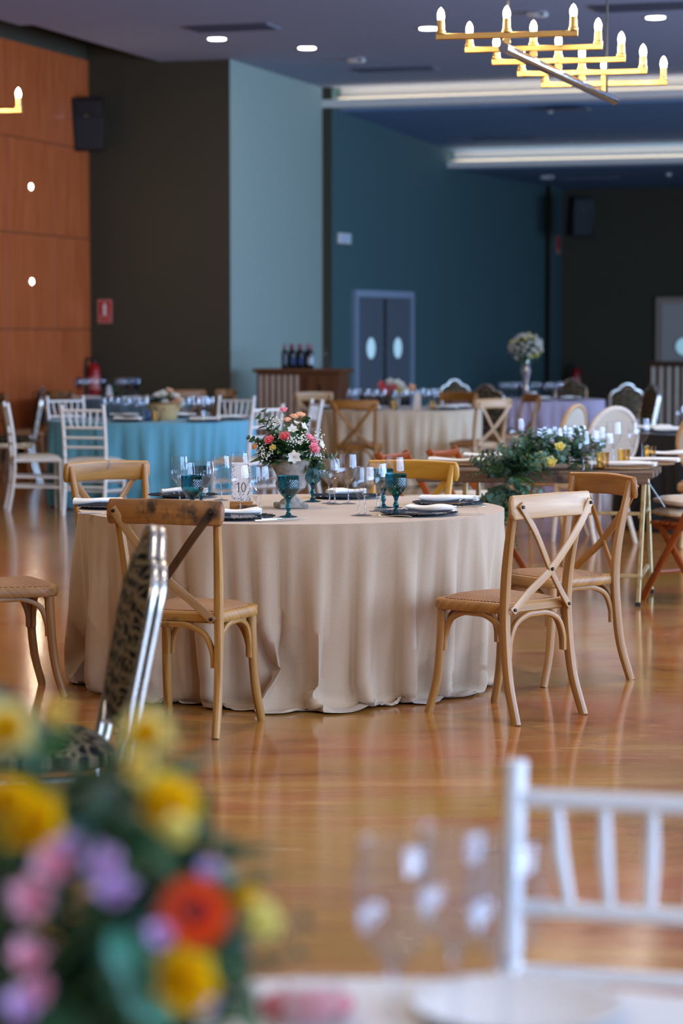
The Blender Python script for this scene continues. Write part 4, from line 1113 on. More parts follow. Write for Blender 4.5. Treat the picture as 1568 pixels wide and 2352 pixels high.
# plates, napkins and cutlery
def setting(c, ang, where, nseed, nrz, lift=.0, nl=.19, noff=(0, 0)):
    """ang: direction of the seated guest from the plate"""
    n_ = 0
    plate = put(PLATE, c, ang, 'dark smoked glass charger plate ' + where)
    nk = napkin(nl, .062, .026, nseed); nk.location = (c.x + noff[0], c.y + noff[1], c.z + .014); nk.rotation_euler = (0, 0, nrz)
    nk['label'] = 'folded white napkin on the plate ' + where
PLATE = charger()
cent = Vector((MC.x, MC.y, TZ))
setting(on_top(541, 1191), .2, 'in front of the number card', 1, .28, noff=(.0, -.02))
setting(on_top(962, 1182), .5, 'at the front right edge of the beige table', 2, -.22, noff=(.045, -.03))
setting(on_top(1030, 1159), .9, 'at the right edge, behind the front right place', 3, -.08, nl=.24, noff=(.0, .0))
setting(on_top(258, 1166), .1, 'at the left edge, behind the worn chair rail', 4, -.05, nl=.2, noff=(-.06, 0))
setting(on_top(420, 1141), .7, 'on the far left, behind the two goblets', 5, .1, nl=.2)
setting(on_top(795, 1143), .4, 'on the far right, behind the tall glasses', 6, .5, nl=.17)
FORK, KNIFE = cutlery('fork'), cutlery('knife')
for px, py, rz, lab in ((893, 1188, 1.15, 'silver fork left of the front right plate'), (430, 1195, -1.25, 'silver fork by the worn chair rail'),
                        (1062, 1166, 1.35, 'silver fork before the right edge plate'), (1048, 1168, 1.1, 'silver fork beside the fork at the right edge')):
    put(FORK, on_top(px, py), rz, lab)
for px, py, rz, lab in ((640, 1197, -1.05, 'silver knife right of the number card plate'), (652, 1194, -1.0, 'second silver knife, beside the first knife'),
                        (1052, 1183, -1.5, 'silver knife right of the front right plate'), (240, 1182, -1.45, 'silver knife before the left edge plate')):
    put(KNIFE, on_top(px, py), rz, lab)
# glasses
GOB = goblet()
for px, py, lab in ((662, 1187, 'teal goblet standing in front of the stone urn'), (441, 1186, 'pale teal goblet above the worn chair rail, nearest'),
                    (462, 1158, 'dark teal goblet just behind the pale one at left'), (909, 1181, 'teal goblet on the dark plate at the right'),
                    (880, 1166, 'teal goblet half hidden behind clear glasses, right'), (718, 1152, 'teal goblet half hidden behind the urn, right')):
    put(GOB, on_top(px, py), R_.uniform(0, 3), lab)
WINE = wineglass(); FLUTE = wineglass(name='champagne_flute', bowl=(.0265, .0215), hb=(.072, .125)); WATER = wineglass(name='water_glass', bowl=(.041, .0365), hb=(.088, .128))
for mdl, px, py, lab in (
        (WATER, 412, 1163, 'clear water glass at the far left of the beige table'), (WINE, 428, 1170, 'clear wine glass tucked between water glass and pale goblet'),
        (WINE, 472, 1166, 'clear wine glass behind the pale teal goblet'), (WINE, 508, 1149, 'clear wine glass standing alone left of the number card'),
        (WATER, 550, 1152, 'tall clear water glass behind the number card'), (WINE, 551, 1178, 'clear wine glass directly before the number card'),
        (FLUTE, 586, 1183, 'clear flute between the number card and urn'), (WINE, 597, 1182, 'clear wine glass overlapping the flute, left of the urn'),
        (WINE, 756, 1156, 'clear wine glass right of the urn, behind a flute'), (FLUTE, 768, 1158, 'slim clear flute right of the urn'),
        (WATER, 799, 1157, 'tall clear water glass right of the urn'), (FLUTE, 824, 1184, 'clear flute at the front of the right hand glasses'),
        (WINE, 838, 1184, 'clear wine glass overlapping the front right flute'), (WINE, 866, 1174, 'clear wine glass left of the right hand goblet'),
        (FLUTE, 875, 1171, 'clear flute just left of the right hand goblet'), (WATER, 907, 1166, 'tall clear water glass behind the right hand goblet')):
    put(mdl, on_top(px, py), R_.uniform(0, 3), lab)
# number card
c = on_top(554, 1172); t = thing('table_number', 'speckled white card with the number 10 in a wooden block', 'table number', c, radians(4))
obj('wooden_block', MB().box((0, 0, .019), (.098, .04, .038), bev=.003), 'honey', t)
obj('wooden_block', MB().box((.03, -.012, .012), (.075, .05, .024), bev=.003), 'worn', t)
cd_ = obj('card', MB().box((0, .004, .118), (.082, .002, .172)), 'paper', t, 0)
ink = MB(); rg = random.Random(3)
for i in range(150):
    u_ = rg.choice((-1, 1)) * (.041 - abs(rg.gauss(0, .010))); z_ = rg.uniform(.04, .2)
    if rg.random() < .35: u_, z_ = rg.uniform(-.039, .039), .036 + abs(rg.gauss(0, .018))
    u_ = max(-.039, min(.039, u_)); s_ = rg.uniform(.0006, .0022)
    ink.prism([(u_ - s_, z_ - s_), (u_ + s_ * 1.4, z_ - s_ * .4), (u_ + s_ * .3, z_ + s_ * 1.8)], .0004, (Vector((0, .003, 0)), Vector((1, 0, 0)), Vector((0, 0, 1)), Vector((0, -1, 0))))
o = obj('speckles', ink, 'ink', cd_, 0); o['kind'] = 'stuff'
fr_ = (Vector((0, .003, .098)), Vector((1, 0, 0)), Vector((0, 0, 1)), Vector((0, -1, 0)))
dg = MB().prism([(-.0155, -.02), (-.0085, -.02), (-.0085, .021), (-.0115, .021), (-.019, .014), (-.0175, .0115), (-.0125, .0145), (-.0125, -.0185)], .0006, fr_)
obj('digit_one', dg, 'ink', cd_, 0)
obj('digit_zero', MB().sweep([Vector((.010 + .0085 * cos(2 * pi * k / 24), .0024, .098 + .0195 * sin(2 * pi * k / 24))) for k in range(24)], rrect(.0032, .0008, .0003, 2), ref=(0, -1, 0), closed=True), 'ink', cd_, 0)
# stone urn and its flowers
c = on_top(668, 1166); t = thing('stone_urn', 'weathered stone urn holding pink and white flowers', 'urn', c, .25)
obj('plinth', MB().box((0, 0, .011), (.128, .128, .022), bev=.004), 'stone', t)
obj('bowl', MB().lathe([(.0001, .022), (.05, .022), (.046, .032), (.026, .046), (.022, .06), (.034, .068), (.062, .085), (.068, .105), (.060, .125), (.062, .14), (.08, .175), (.094, .205), (.097, .212), (.089, .212), (.07, .17), (.0001, .165)], 32), 'stone', t)
UB = Vector((c.x, c.y, c.z + .2))
b = thing('flower_bouquet', 'bouquet of pink roses, white lilies and eucalyptus in the stone urn', 'flowers', UB)
def at_px(px, py, dy=0.0): return P(px, py, UB.y + dy) - UB
rg = random.Random(11)
for i in range(110):       # base foliage
    d_ = hemi(rg, -.12, .95); mb = MB()
    leaf(mb, Vector((d_.x * .07, d_.y * .06, d_.z * .07 + .01)), d_, rg.uniform(.06, .10), rg.uniform(.032, .05), bend=rg.uniform(.1, .5))
    obj('leaf', mb, rg.choice(['leaf', 'leafbright', 'eucal', 'eucal']), b, 60)
for px, py, dy, s_ in ((575, 1050, -.05, 1.5), (600, 1045, -.08, 1.4), (735, 1050, -.04, 1), (640, 1058, -.1, 1.2), (690, 1035, -.11, 1.2), (650, 1025, -.11, 1.1), (705, 1000, -.06, 1), (625, 1010, -.08, 1.1)):
    e = at_px(px, py, dy); mb = MB(); leaf(mb, e * .35, e, .11 * s_ * .8, .042 * s_, bend=.25); obj('leaf', mb, 'leaf' if s_ != 1.5 else 'leafbright', b, 60)
for i, (px, py, dy, L) in enumerate(((600, 955, 0, .2), (612, 940, .02, .23), (590, 1005, -.03, .14), (760, 1040, -.02, .16), (740, 1075, -.05, .13), (580, 1000, .04, .15), (700, 960, .06, .17), (655, 985, -.07, .13))):
    e = at_px(px, py, dy); obj('eucalyptus_stem', spray(e * .12, e, e.length * .95, 8, .046, .12, i), 'eucal' if i % 2 else 'leaf', b, 60)
for px, py, dy, r, m_ in ((621, 1014, -.09, .021, 'pink'), (654, 1006, -.10, .022, 'pink'), (652, 946, 0, .017, 'softpink'), (676, 962, .03, .02, 'peach'), (690, 958, .05, .02, 'peach'),
                          (660, 968, -.02, .015, 'peach'), (716, 1018, -.06, .02, 'softpink'), (718, 1033, -.09, .024, 'softpink'), (709, 1010, -.02, .02, 'softpink'), (588, 1027, -.05, .016, 'peach'), (628, 1030, -.11, .014, 'petalcream')):
    e = at_px(px, py, dy); ax = e.normalized() + Vector((0, -.5, .2))
    o = obj('rose', rose(frame_of(e, ax, px), r * .86, px), m_, b, 70)
    obj('stem', MB().tube([e * .2, e * .6, e - ax.normalized() * .01], .0018, 5), 'stemgreen', o)
    sp = MB()
    for k in range(4): leaf(sp, e - ax.normalized() * r * .6, ax.normalized() * .7 + Vector((cos(k * 1.6), sin(k * 1.6), 0)), r * 1.2, r * .5, m=3)
    obj('sepals', sp, 'leafbright', o, 60)
for px, py, dy, r, ax in ((675, 1050, -.13, .036, (0, -1, .1)), (671, 990, -.08, .028, (.1, -.7, .6)), (694, 983, -.02, .026, (.7, -.4, .6)), (733, 1022, -.05, .026, (1, -.4, .3)), (680, 975, .0, .02, (.3, -.3, 1))):
    e = at_px(px, py, dy); o = obj('lily', starflower(frame_of(e, ax, px), r, px, open_=1.35), 'petalwhite', b, 70)
    obj('stem', MB().tube([e * .2, e * .6, e], .002, 5), 'stemgreen', o)
for i, (px, py, dy) in enumerate(((637, 970, -.03), (668, 1010, -.10), (600, 1035, -.06), (730, 1005, .0), (690, 1010, -.10), (725, 1045, -.08), (610, 1045, -.1))):
    o = obj('babys_breath', gyp(at_px(px, py, dy), (0, 0, 0), .016, 42, i), 'petalwhite', b, 60); o['kind'] = 'stuff'

# ------------------------------------------------------------------ padded chair in front, dark damask
banquet('black damask padded chair with silver frame, side on before the beige table', (-.769, 5.99, 0), yaw(-.975, -.222), sc=1.0)

# ------------------------------------------------------------------ near table at the bottom edge, out of focus
NC = Vector((.02, 1.83, 0)); NR = .92
round_table(NC, NR, 'greycloth', 'round table nearest the camera under a pale grey cloth', 'pale grey cloth on the table at the bottom edge', 9, puddle=.03, folds=16, nt=200)
chiavari('white spindle back chair in the bottom right corner, out of focus', (.348, 2.904, 0), yaw(-.25, -.97))
for px, py, d_, lab in ((905, 2052, 2.45, 'blurred wine glass nearest the camera, left of the three'), (1045, 2062, 2.52, 'blurred wine glass nearest the camera, middle of the three'), (1162, 2056, 2.46, 'blurred wine glass beside the white chair post')):
    q = P(px, py, d_); dup(WATER, (q.x, q.y, TZ), 0, lab, None, {'clear': 'farclear', 'stemclear': 'farclear'}, 1.0)
q = P(716, 2255, 2.42); TUM = tumbler('clear', 'tumbler', .03, .085); put(TUM, (q.x, q.y, TZ), 0, 'blurred clear tumbler beside the pink napkin')
q = G(1190, 2325, TZ); WPL = charger(.115, 'greycloth'); WPL.location = (q.x, q.y, TZ); WPL['label'] = 'blurred white plate at the bottom edge'
q = G(706, 2340, TZ); nk = napkin(.06, .06, .03, 3); nk.location = (q.x, q.y, TZ); nk['label'] = 'rose pink napkin right of the foreground flowers'
nk.material_slots[0].material = M['pinknapkin']
FB = Vector((-.33, 2.12, TZ)); t = thing('flower_bowl', 'low dark bowl holding the foreground flowers', 'bowl', FB)
obj('bowl', MB().lathe([(.0001, 0), (.06, 0), (.09, .03), (.1, .075), (.097, .08), (.085, .035), (.0001, .02)], 28), 'stone', t)
FB = FB + Vector((0, 0, .07))
b = thing('flower_bouquet', 'large blurred bouquet of yellow, orange and lilac flowers in the left foreground', 'flowers', FB)
def fpx(px, py, d_): return P(px, py, d_) - FB
rg = random.Random(23)
for i in range(230):
    px, py = rg.uniform(-80, 470), rg.uniform(1770, 2440)
    if py < 2000: px = rg.uniform(-80, 330 + (py - 1770) * .5)
    e = fpx(px, py, rg.uniform(2.08, 2.3)); e.z = max(e.z, -.02); L = rg.uniform(.07, .12); mb = MB()
    leaf(mb, e, Vector((e.x * 2 + rg.uniform(-.6, .5), rg.uniform(-1, .3), rg.uniform(-.5 if e.z > .05 else .1, .7))), L, rg.uniform(.035, .06), bend=rg.uniform(.1, .5)); obj('leaf', mb, rg.choice(['leaf', 'leaf', 'leafbright', 'leaf', 'leaf', 'eucal']), b, 60)
for px, py, d_, L, W in ((520, 2205, 2.1, .1, .05), (560, 2230, 2.12, .11, .05), (180, 1750, 2.18, .1, .05), (290, 1800, 2.15, .1, .045), (300, 1950, 2.1, .12, .05), (480, 2300, 2.08, .12, .06), (320, 2250, 2.05, .12, .05), (540, 2090, 2.15, .09, .03), (600, 2160, 2.15, .09, .03), (590, 2300, 2.14, .1, .05)):
    e = fpx(px, py, d_); mb = MB(); leaf(mb, e * .45, e, e.length * .6, W, bend=.15); obj('leaf', mb, 'leaf', b, 60)
for i, (px, py, d_) in enumerate(((440, 1900, 2.2), (490, 1940, 2.2), (560, 2020, 2.2), (640, 2180, 2.18), (650, 2110, 2.2))):
    e = fpx(px, py, d_); obj('eucalyptus_stem', spray(e * .2, e, e.length * .85, 8, .028, .05, i + 30), 'eucal', b, 60)
for px, py, d_, L in ((250, 2130, 1.98, .08), (285, 2210, 1.98, .07)):
    e = fpx(px, py, d_); mb = MB(); leaf(mb, e, (.55, -.1, -.8), L, .034, up=(0, -1, .3), bend=.2); obj('leaf', mb, 'leafteal', b, 60)
def stem_to(e, o): obj('stem', MB().tube([e * .1, e * .55 + Vector((0, 0, .01)), e], .0028, 6), 'stemgreen', o)
for px, py, d_, r, m_ in ((62, 1905, 2.0, .032, 'petalyellow'), (372, 1868, 2.05, .030, 'petalyellow'), (208, 1835, 2.2, .022, 'petalyellow'), (408, 2258, 1.98, .03, 'petalyellow'), (545, 2080, 2.12, .02, 'petalyellow'),
                          (586, 2122, 2.1, .020, 'petalcream'), (400, 1915, 1.99, .015, 'petalcream'), (75, 1830, 2.2, .018, 'petalorange'), (20, 1850, 1.96, .02, 'petalyellow')):
    e = fpx(px, py, d_); o = obj('ranunculus', rose(frame_of(e, e.normalized() + Vector((0, -.9, .1)), px), r * .72, px, 5), m_, b, 70); stem_to(e, o)
for px, py, d_, r in ((20, 1690, 2.05, .036), (130, 1650, 2.1, .02), (338, 1700, 2.05, .032), (322, 1775, 2.03, .02)):
    e = fpx(px, py, d_); o = obj('narcissus', starflower(frame_of(e, (0, -.8, .5), px), r * .92, px, 7, .3, 1.3), 'petalcream', b, 70); stem_to(e, o)
    obj('trumpet', rose(frame_of(e + Vector((0, -.008, .004)), (0, -.8, .5)), r * .38, px, 3), 'petalyellow', o, 70)
e = fpx(445, 2098, 1.99); o = obj('gerbera', gerbera(frame_of(e, (.05, -.9, .35)), .030, 2), 'petalorange', b, 70); stem_to(e, o)
obj('flower_eye', MB().ball(e + Vector((0, -.006, .002)), .011, 12, 8, (1, .5, 1)), 'seeddark', o)
for px, py, d_, r in ((120, 1990, 2.0, .026), (75, 2070, 2.0, .028), (250, 2010, 2.0, .026), (265, 2070, 2.0, .026), (485, 2012, 2.08, .016), (362, 2148, 1.98, .017), (60, 2220, 1.97, .024), (90, 2280, 1.97, .02), (40, 2330, 1.96, .024), (160, 1950, 2.04, .02), (540, 2310, 2.1, .012), (460, 2330, 1.98, .018)):
    e = fpx(px, py, d_); o = obj('alstroemeria', starflower(frame_of(e, Vector((rg.uniform(-.4, .4), -.7, rg.uniform(.2, .9))), px), r * 1.0, px, 6, .4, .95), 'petallilac' if (px * 7) % 3 else 'softpink', b, 70); stem_to(e, o)

# ------------------------------------------------------------------ blue table behind, at the left
BC = Vector((-1.69, 21.55, 0)); BR = .925
round_table(BC, BR, 'blue', 'round banquet table hidden under the sky blue cloth', 'sky blue linen cloth on the table behind the beige one', 12, puddle=.06, folds=17, amp=.05, nt=260)
W1 = chiavari('white spindle back chair in front of the blue cloth, its back to the viewer', (-2.08, 20.25, 0), yaw(.25, .97))
W = 'white chairs round the blue table'
for c, f, lab in (((-2.64, 20.82), (.97, .22), 'white spindle back chair at the left edge, seen side on with its seat cushion'),
                  ((-2.5, 22.75), (.5, -.87), 'white chair at the far left of the blue table, its back above the cloth'),
                  ((-1.1, 22.85), (-.4, -.9), 'white chair at the far right of the blue table, beside the wine counter'),
                  ((-.80, 20.35), (-.76, .65), 'white chair right of the blue cloth, partly behind the pink bouquet'),
                  ((-.46, 21.72), (-.95, -.25), 'white chair right of the bouquet, edge on before the beige cloth')):
    dup(W1, (c[0], c[1], 0), yaw(*f), lab, W)
W1['group'] = W
def tz(px, d_): return Vector((X(px, d_), d_, TZ))
FARW, FARF = simple_glass(), simple_glass((.0265, .0215), (.072, .125)); FARF.name = 'champagne_flute'
row = ((238, 21.3), (252, 21.6), (268, 21.4), (282, 21.8), (294, 21.2), (306, 21.6), (318, 21.3), (334, 21.2), (330, 21.7))
for i, (px, d_) in enumerate(row):
    put(FARW if i % 3 else FARF, tz(px, d_), 0, 'clear stemmed glass left of the straw basket, %s from the left' % ordinals(row)[i], 'glasses left of the straw basket')
row = ((430, 21.4), (440, 21.7), (452, 21.3), (462, 21.6), (474, 21.2), (484, 21.5), (470, 21.9))
for i, (px, d_) in enumerate(row):
    put(FARW, tz(px, d_), 0, 'clear stemmed glass right of the straw basket, %s from the left' % ordinals(row)[i], 'glasses right of the straw basket')
for px, d_, tint, lab in ((342, 20.98, 'bluetint', 'blue tinted tumbler before the straw basket, left'), (472, 20.95, 'clear', 'clear tumbler before the straw basket, right'), (360, 20.95, 'amberglass', 'small amber candle glass by the straw basket')):
    o = tumbler(tint); put(o, tz(px, d_), 0, lab)
c = tz(376, 21.5); t = thing('straw_basket', 'round straw basket holding white flowers on the blue table', 'basket', c)
obj('weave', MB().lathe([(.0001, 0), (.105, 0), (.115, .01), (.155, .135), (.16, .15), (.15, .15), (.11, .02), (.0001, .015)], 32), 'basket', t)
obj('braid', MB().sweep([Vector((.157 * cos(2 * pi * i / 36), .157 * sin(2 * pi * i / 36), .148)) for i in range(36)], circ(.009, 6), closed=True), 'jute', t)
b = thing('flower_bouquet', 'white and peach flowers in the straw basket', 'flowers', c + Vector((0, 0, .13)))
rg = random.Random(5)
for i in range(26):
    d_ = hemi(rg, -.1, .8); mb = MB(); leaf(mb, d_ * .05, Vector((d_.x * 1.6, d_.y, d_.z)), .12, .05); obj('leaf', mb, rg.choice(('leaf', 'eucal')), b, 60)
for i in range(14):
    d_ = hemi(rg, .05, .95); e = Vector((d_.x * .15, d_.y * .1, d_.z * .12)); obj('rose', rose(frame_of(e, d_ + Vector((0, -.4, 0))), .03, i, 3), ('petalwhite', 'petalwhite', 'peach')[i % 3], b, 70)
FARP = charger()
FARP.name = 'charger_plate'
for k, (px, d_, lab) in enumerate(((292, 20.95, 'front left of the basket'), (285, 22.0, 'behind the left glasses'), (470, 20.95, 'front right of the basket'), (528, 21.5, 'at the right of the blue table'), (416, 22.1, 'behind the basket'))):
    put(FARP, tz(px, d_), k, 'dark plate on the blue table, ' + lab)
    nk = napkin(.24, .07, .024, 20 + k); nk.location = tz(px, d_) + Vector((0, 0, .015)); nk.rotation_euler = (0, 0, .1 * k - .2); nk['label'] = 'white napkin on the blue table plate ' + lab

# ------------------------------------------------------------------ table by the cherry wall
LC = Vector((X(262, 29.3), 29.3, 0))
round_table(LC, .9, 'navy', 'round table hidden under the dusty blue cloth by the wall', 'dusty blue cloth on the table below the fire sign', 31, puddle=.02, folds=18, nt=140)
row = ((182, 28.9, 'bluetint'), (192, 29.3, 'farclear'), (203, 29.0, 'farclear'), (213, 29.4, 'clear'), (222, 28.9, 'clear'), (236, 29.2, 'bluetint'), (272, 29.2, 'clear'), (283, 28.9, 'clear'), (292, 29.4, 'bluetint'), (301, 29.0, 'clear'), (310, 29.3, 'bluetint'), (316, 28.9, 'bluetint'))
for i, (px, d_, m_) in enumerate(row):
    o = put(FARW, tz(px, d_), 0, '%s glass on the dusty blue table, %s from the left' % ('blue' if m_ == 'bluetint' else 'clear', ordinals(row)[i]), 'glasses on the dusty blue table', sc=1.22)
    o.material_slots[0].material = M[m_]
c = tz(252, 29.2); t = thing('menu_card', 'folded white menu card among the far left glasses', 'card', c, .4)
obj('card', MB().prism([(-.045, 0), (.045, 0), (.02, .15), (-.02, .15)], .01, (Vector(), Vector((1, 0, 0)), Vector((0, .2, 1)), Vector((0, -1, 0)))), 'paper', t, 0)
obj('wooden_block', MB().box((0, 0, .015), (.1, .05, .03)), 'honey', t, 0)
b = thing('flower_bouquet', 'loose green leaves behind the far left glasses', 'plant', tz(258, 29.45))
for i in range(16):
    d_ = hemi(rg, 0, 1); mb = MB(); leaf(mb, Vector((d_.x * .08, d_.y * .05, .02)), d_, .2, .06); obj('leaf', mb, ('leaf', 'eucal')[i % 2], b, 60)
for k, (px, d_) in enumerate(((190, 28.75), (210, 28.7), (305, 28.7))):
    nk = napkin(.2, .08, .03, 40 + k); nk.location = tz(px, d_); nk['label'] = 'white napkin on the dusty blue table, %s from the left' % ORD[k]; nk['group'] = 'napkins on the dusty blue table'
FARC = crossback('crossback chair in front of the dusty blue table, its back to the viewer', (X(134, 27.2), 27.2, 0), yaw(.12, .98), 'worn')
FARC['group'] = 'brown chairs by the cherry wall'
for px, d_, f, mt, lab in ((58, 26.3, (.9, .25), 'worn', 'brown crossback chair side on below the cherry panels, right of the silver frame'),
                           (8, 25.1, (.5, .85), 'worn', 'brown crossback chair cut by the left edge below the cherry panels'),
                           (408, 27.7, (-.45, .85), 'worn', 'honey crossback chair behind the straw basket flowers'),
                           (474, 28.0, (-.8, .4), 'worn', 'brown crossback chair rail right of the straw basket flowers')):
    dup(FARC, (X(px, d_), d_, 0), yaw(*f), lab, 'brown chairs by the cherry wall', {'worn': 'honey'} if px == 408 else None)
banquet('grey padded chair with silver frame, edge on at the far left', (X(30, 24.6), 24.6, 0), yaw(-.97, -.2), sc=.97)

# ------------------------------------------------------------------ second beige table
EC = Vector((.52, 24.85, 0))
round_table(EC, .92, 'beige2', 'round banquet table hidden under the far beige cloth', 'pale beige cloth on the table before the kitchen door', 41, puddle=.04, folds=19, amp=.055, nt=260)
H1 = dup(FARC, (X(826, 23.25), 23.25, 0), yaw(.2, .97), 'honey crossback chair in front of the far beige cloth, back to the viewer', 'chairs round the far beige table', {'worn': 'honey'})
for px, d_, f, mt, lab in ((1092, 23.75, (-.62, .78), 'pale', 'pale crossback chair at the right of the far beige cloth'),
                           (744, 26.15, (.45, -.88), 'pale', 'pale crossback chair behind the far beige table, left'),
                           (1028, 26.1, (-.45, -.88), 'honey', 'honey crossback chair behind the far beige table, right'),
                           (1168, 25.4, (-.94, -.3), 'tan', 'crossback chair edge on between the far beige and lilac cloths')):
    dup(FARC, (X(px, d_), d_, 0), yaw(*f), lab, 'chairs round the far beige table', {'worn': mt})
row = ((800, 24.9), (812, 24.6), (822, 24.9), (842, 24.7), (853, 25.0), (862, 24.6), (880, 24.6), (892, 24.9), (905, 24.5), (918, 24.8), (930, 24.5), (944, 24.9), (957, 24.6), (968, 24.9), (980, 24.5), (992, 24.8), (1002, 24.6))
for i, (px, d_) in enumerate(row):
    put(FARW if i % 4 else FARF, tz(px, d_), 0, 'clear glass on the far beige table, %s from the left' % ordinals(row)[i], 'glasses on the far beige table', sc=1.0)
AMB = tumbler()
for px, d_, lab in ((906, 24.3, 'amber tumbler in front of the far pink flowers'), (994, 24.35, 'amber tumbler at the right of the far beige table')): put(AMB, tz(px, d_), 0, lab)
b = thing('flower_bouquet', 'pink and white flowers on the far beige table', 'flowers', tz(905, 24.9) + Vector((0, 0, .12)))
for i in range(26):
    d_ = hemi(rg, -.1, .9); mb = MB(); leaf(mb, d_ * .04, d_, .14, .05); obj('leaf', mb, rg.choice(('leaf', 'eucal')), b, 60)
for i, (px, py, m_) in enumerate(((878, 886, 'pink'), (884, 893, 'pink'), (903, 892, 'pink'), (912, 882, 'petalwhite'), (920, 888, 'petalwhite'), (896, 880, 'petalwhite'), (930, 898, 'petalwhite'), (943, 892, 'peach'), (890, 900, 'softpink'), (915, 898, 'petalcream'))):
    e = P(px, py, 24.8) - b.location; obj('rose', rose(frame_of(e, e.normalized() + Vector((0, -.6, 0))), .034, i, 3), m_, b, 70)
t = thing('flower_pot', 'small grey pot under the far pink flowers', 'vase', tz(905, 24.9))
obj('pot', MB().lathe([(.0001, 0), (.05, 0), (.07, .12), (.075, .14), (.066, .14), (.0001, .1)], 20), 'stone', t)
t = thing('menu_card', 'upright white menu card on the far beige table', 'card', tz(957, 24.45), -.3)
obj('card', MB().prism([(-.04, 0), (.04, 0), (.03, .17), (-.03, .17)], .006, (Vector(), Vector((1, 0, 0)), Vector((0, .15, 1)), Vector((0, -1, 0)))), 'paper', t, 0)
for k, (px, d_, lab) in enumerate(((745, 24.6, 'left'), (842, 24.25, 'front left'), (1020, 24.4, 'front right'), (1050, 24.75, 'right'))):
    put(FARP, tz(px, d_), k, 'dark plate on the far beige table, ' + lab)
    nk = napkin(.25, .08, .03, 50 + k); nk.location = tz(px, d_) + Vector((0, 0, .015)); nk.rotation_euler = (0, 0, .1 * k - .2); nk['label'] = 'white napkin on the far beige table plate, ' + lab

# ------------------------------------------------------------------ lilac table with the tall vase
VC = Vector((X(1212, 28.5), 28.5, 0))
round_table(VC, .9, 'lilac', 'round banquet table hidden under the lilac cloth', 'lilac cloth on the table with the tall crystal vase', 51, puddle=.03, folds=16, nt=200)
PB = 'padded chairs round the lilac table'
B1 = banquet('black padded chair with pale frame, back to the viewer, beside the lilac cloth', (X(1136, 27.0), 27.0, 0), yaw(.4, .9), 'silver', 'damask', .95, PB)
for px, d_, f, lab in ((1068, 29.7, (.45, -.9), 'bright framed padded chair left of the lilac table'),
                       (1298, 29.9, (-.35, -.93), 'padded chair with a beige frame behind the lilac table'),
                       (1412, 27.6, (-.35, .93), 'padded chair with a bright frame right of the lilac cloth'),
                       (1444, 26.9, (-.95, -.3), 'padded chair edge on before the dark slatted counter')):
    dup(B1, (X(px, d_), d_, 0), yaw(*f), lab, PB)
c = tz(1207, 28.35); t = thing('crystal_vase', 'tall crystal vase holding a ball of white flowers', 'vase', c)
prof = [(.0001, .002), (.06, .002), (.05, .02), (.025, .06), (.035, .12), (.024, .17), (.032, .23), (.05, .30), (.062, .34), (.045, .39), (.028, .43), (.03, .5), (.045, .53)]
obj('vase', MB().lathe(prof, 10), 'silver', t, 10)
for k in range(5): obj('crystal', MB().ball((0, 0, .04 + .1 * k), .03 if k != 3 else .05, 7, 5, (1, 1, 1.4)), 'stemglass', t, 0)
b = thing('flower_bouquet', 'ball of white and cream flowers on the tall crystal vase', 'flowers', c + Vector((0, 0, .59)))
for i in range(50):
    d_ = hemi(rg, -.8, 1); mb = MB(); leaf(mb, d_ * .06, d_, .15, .06); obj('leaf', mb, rg.choice(('leaf', 'leaf', 'eucal')), b, 60)
for i in range(70):
    z_ = 1 - 1.75 * (i + .5) / 70; q_ = sqrt(1 - z_ * z_); a_ = i * 2.39996; d_ = Vector((q_ * cos(a_), q_ * sin(a_), z_))
    k_ = rg.uniform(.85, 1.12); e = Vector((d_.x * .175 * k_, d_.y * .15 * k_, d_.z * .15 * k_ + .02)); obj('rose', rose(frame_of(e, d_), rg.uniform(.018, .027), i, 3), 'petalwhite' if i % 5 else 'petalcream', b, 70)
row = ((1150, 28.6, 'clear'), (1162, 28.3, 'clear'), (1174, 28.6, 'clear'), (1182, 28.2, 'clear'), (1192, 28.5, 'mauvetint'), (1222, 28.3, 'clear'), (1236, 28.5, 'clear'), (1254, 28.2, 'clear'), (1262, 28.5, 'clear'), (1272, 28.2, 'clear'), (1282, 28.4, 'mauvetint'), (1286, 28.6, 'clear'))
for i, (px, d_, m_) in enumerate(row):
    o = put(FARW, tz(px, d_), 0, '%s glass on the lilac table, %s from the left' % ('mauve' if m_ == 'mauvetint' else 'clear', ordinals(row)[i]), 'glasses on the lilac table'); o.material_slots[0].material = M[m_]
t = thing('candle_glass', 'frosted white candle glass beside the tall vase', 'candle', tz(1222, 28.1))
obj('glass', MB().lathe([(.0001, 0), (.045, 0), (.048, .1), (.045, .1), (.0001, .02)], 18), 'white', t)
for k, (px, d_, lab) in enumerate(((1080, 28.5, 'left'), (1240, 27.9, 'front'), (1308, 28.1, 'right'))):
    put(FARP, tz(px, d_), k, 'dark plate on the lilac table, ' + lab)
    nk = napkin(.22, .08, .03, 60 + k); nk.location = tz(px, d_) + Vector((0, 0, .015)); nk['label'] = 'white napkin on the lilac table plate, ' + lab

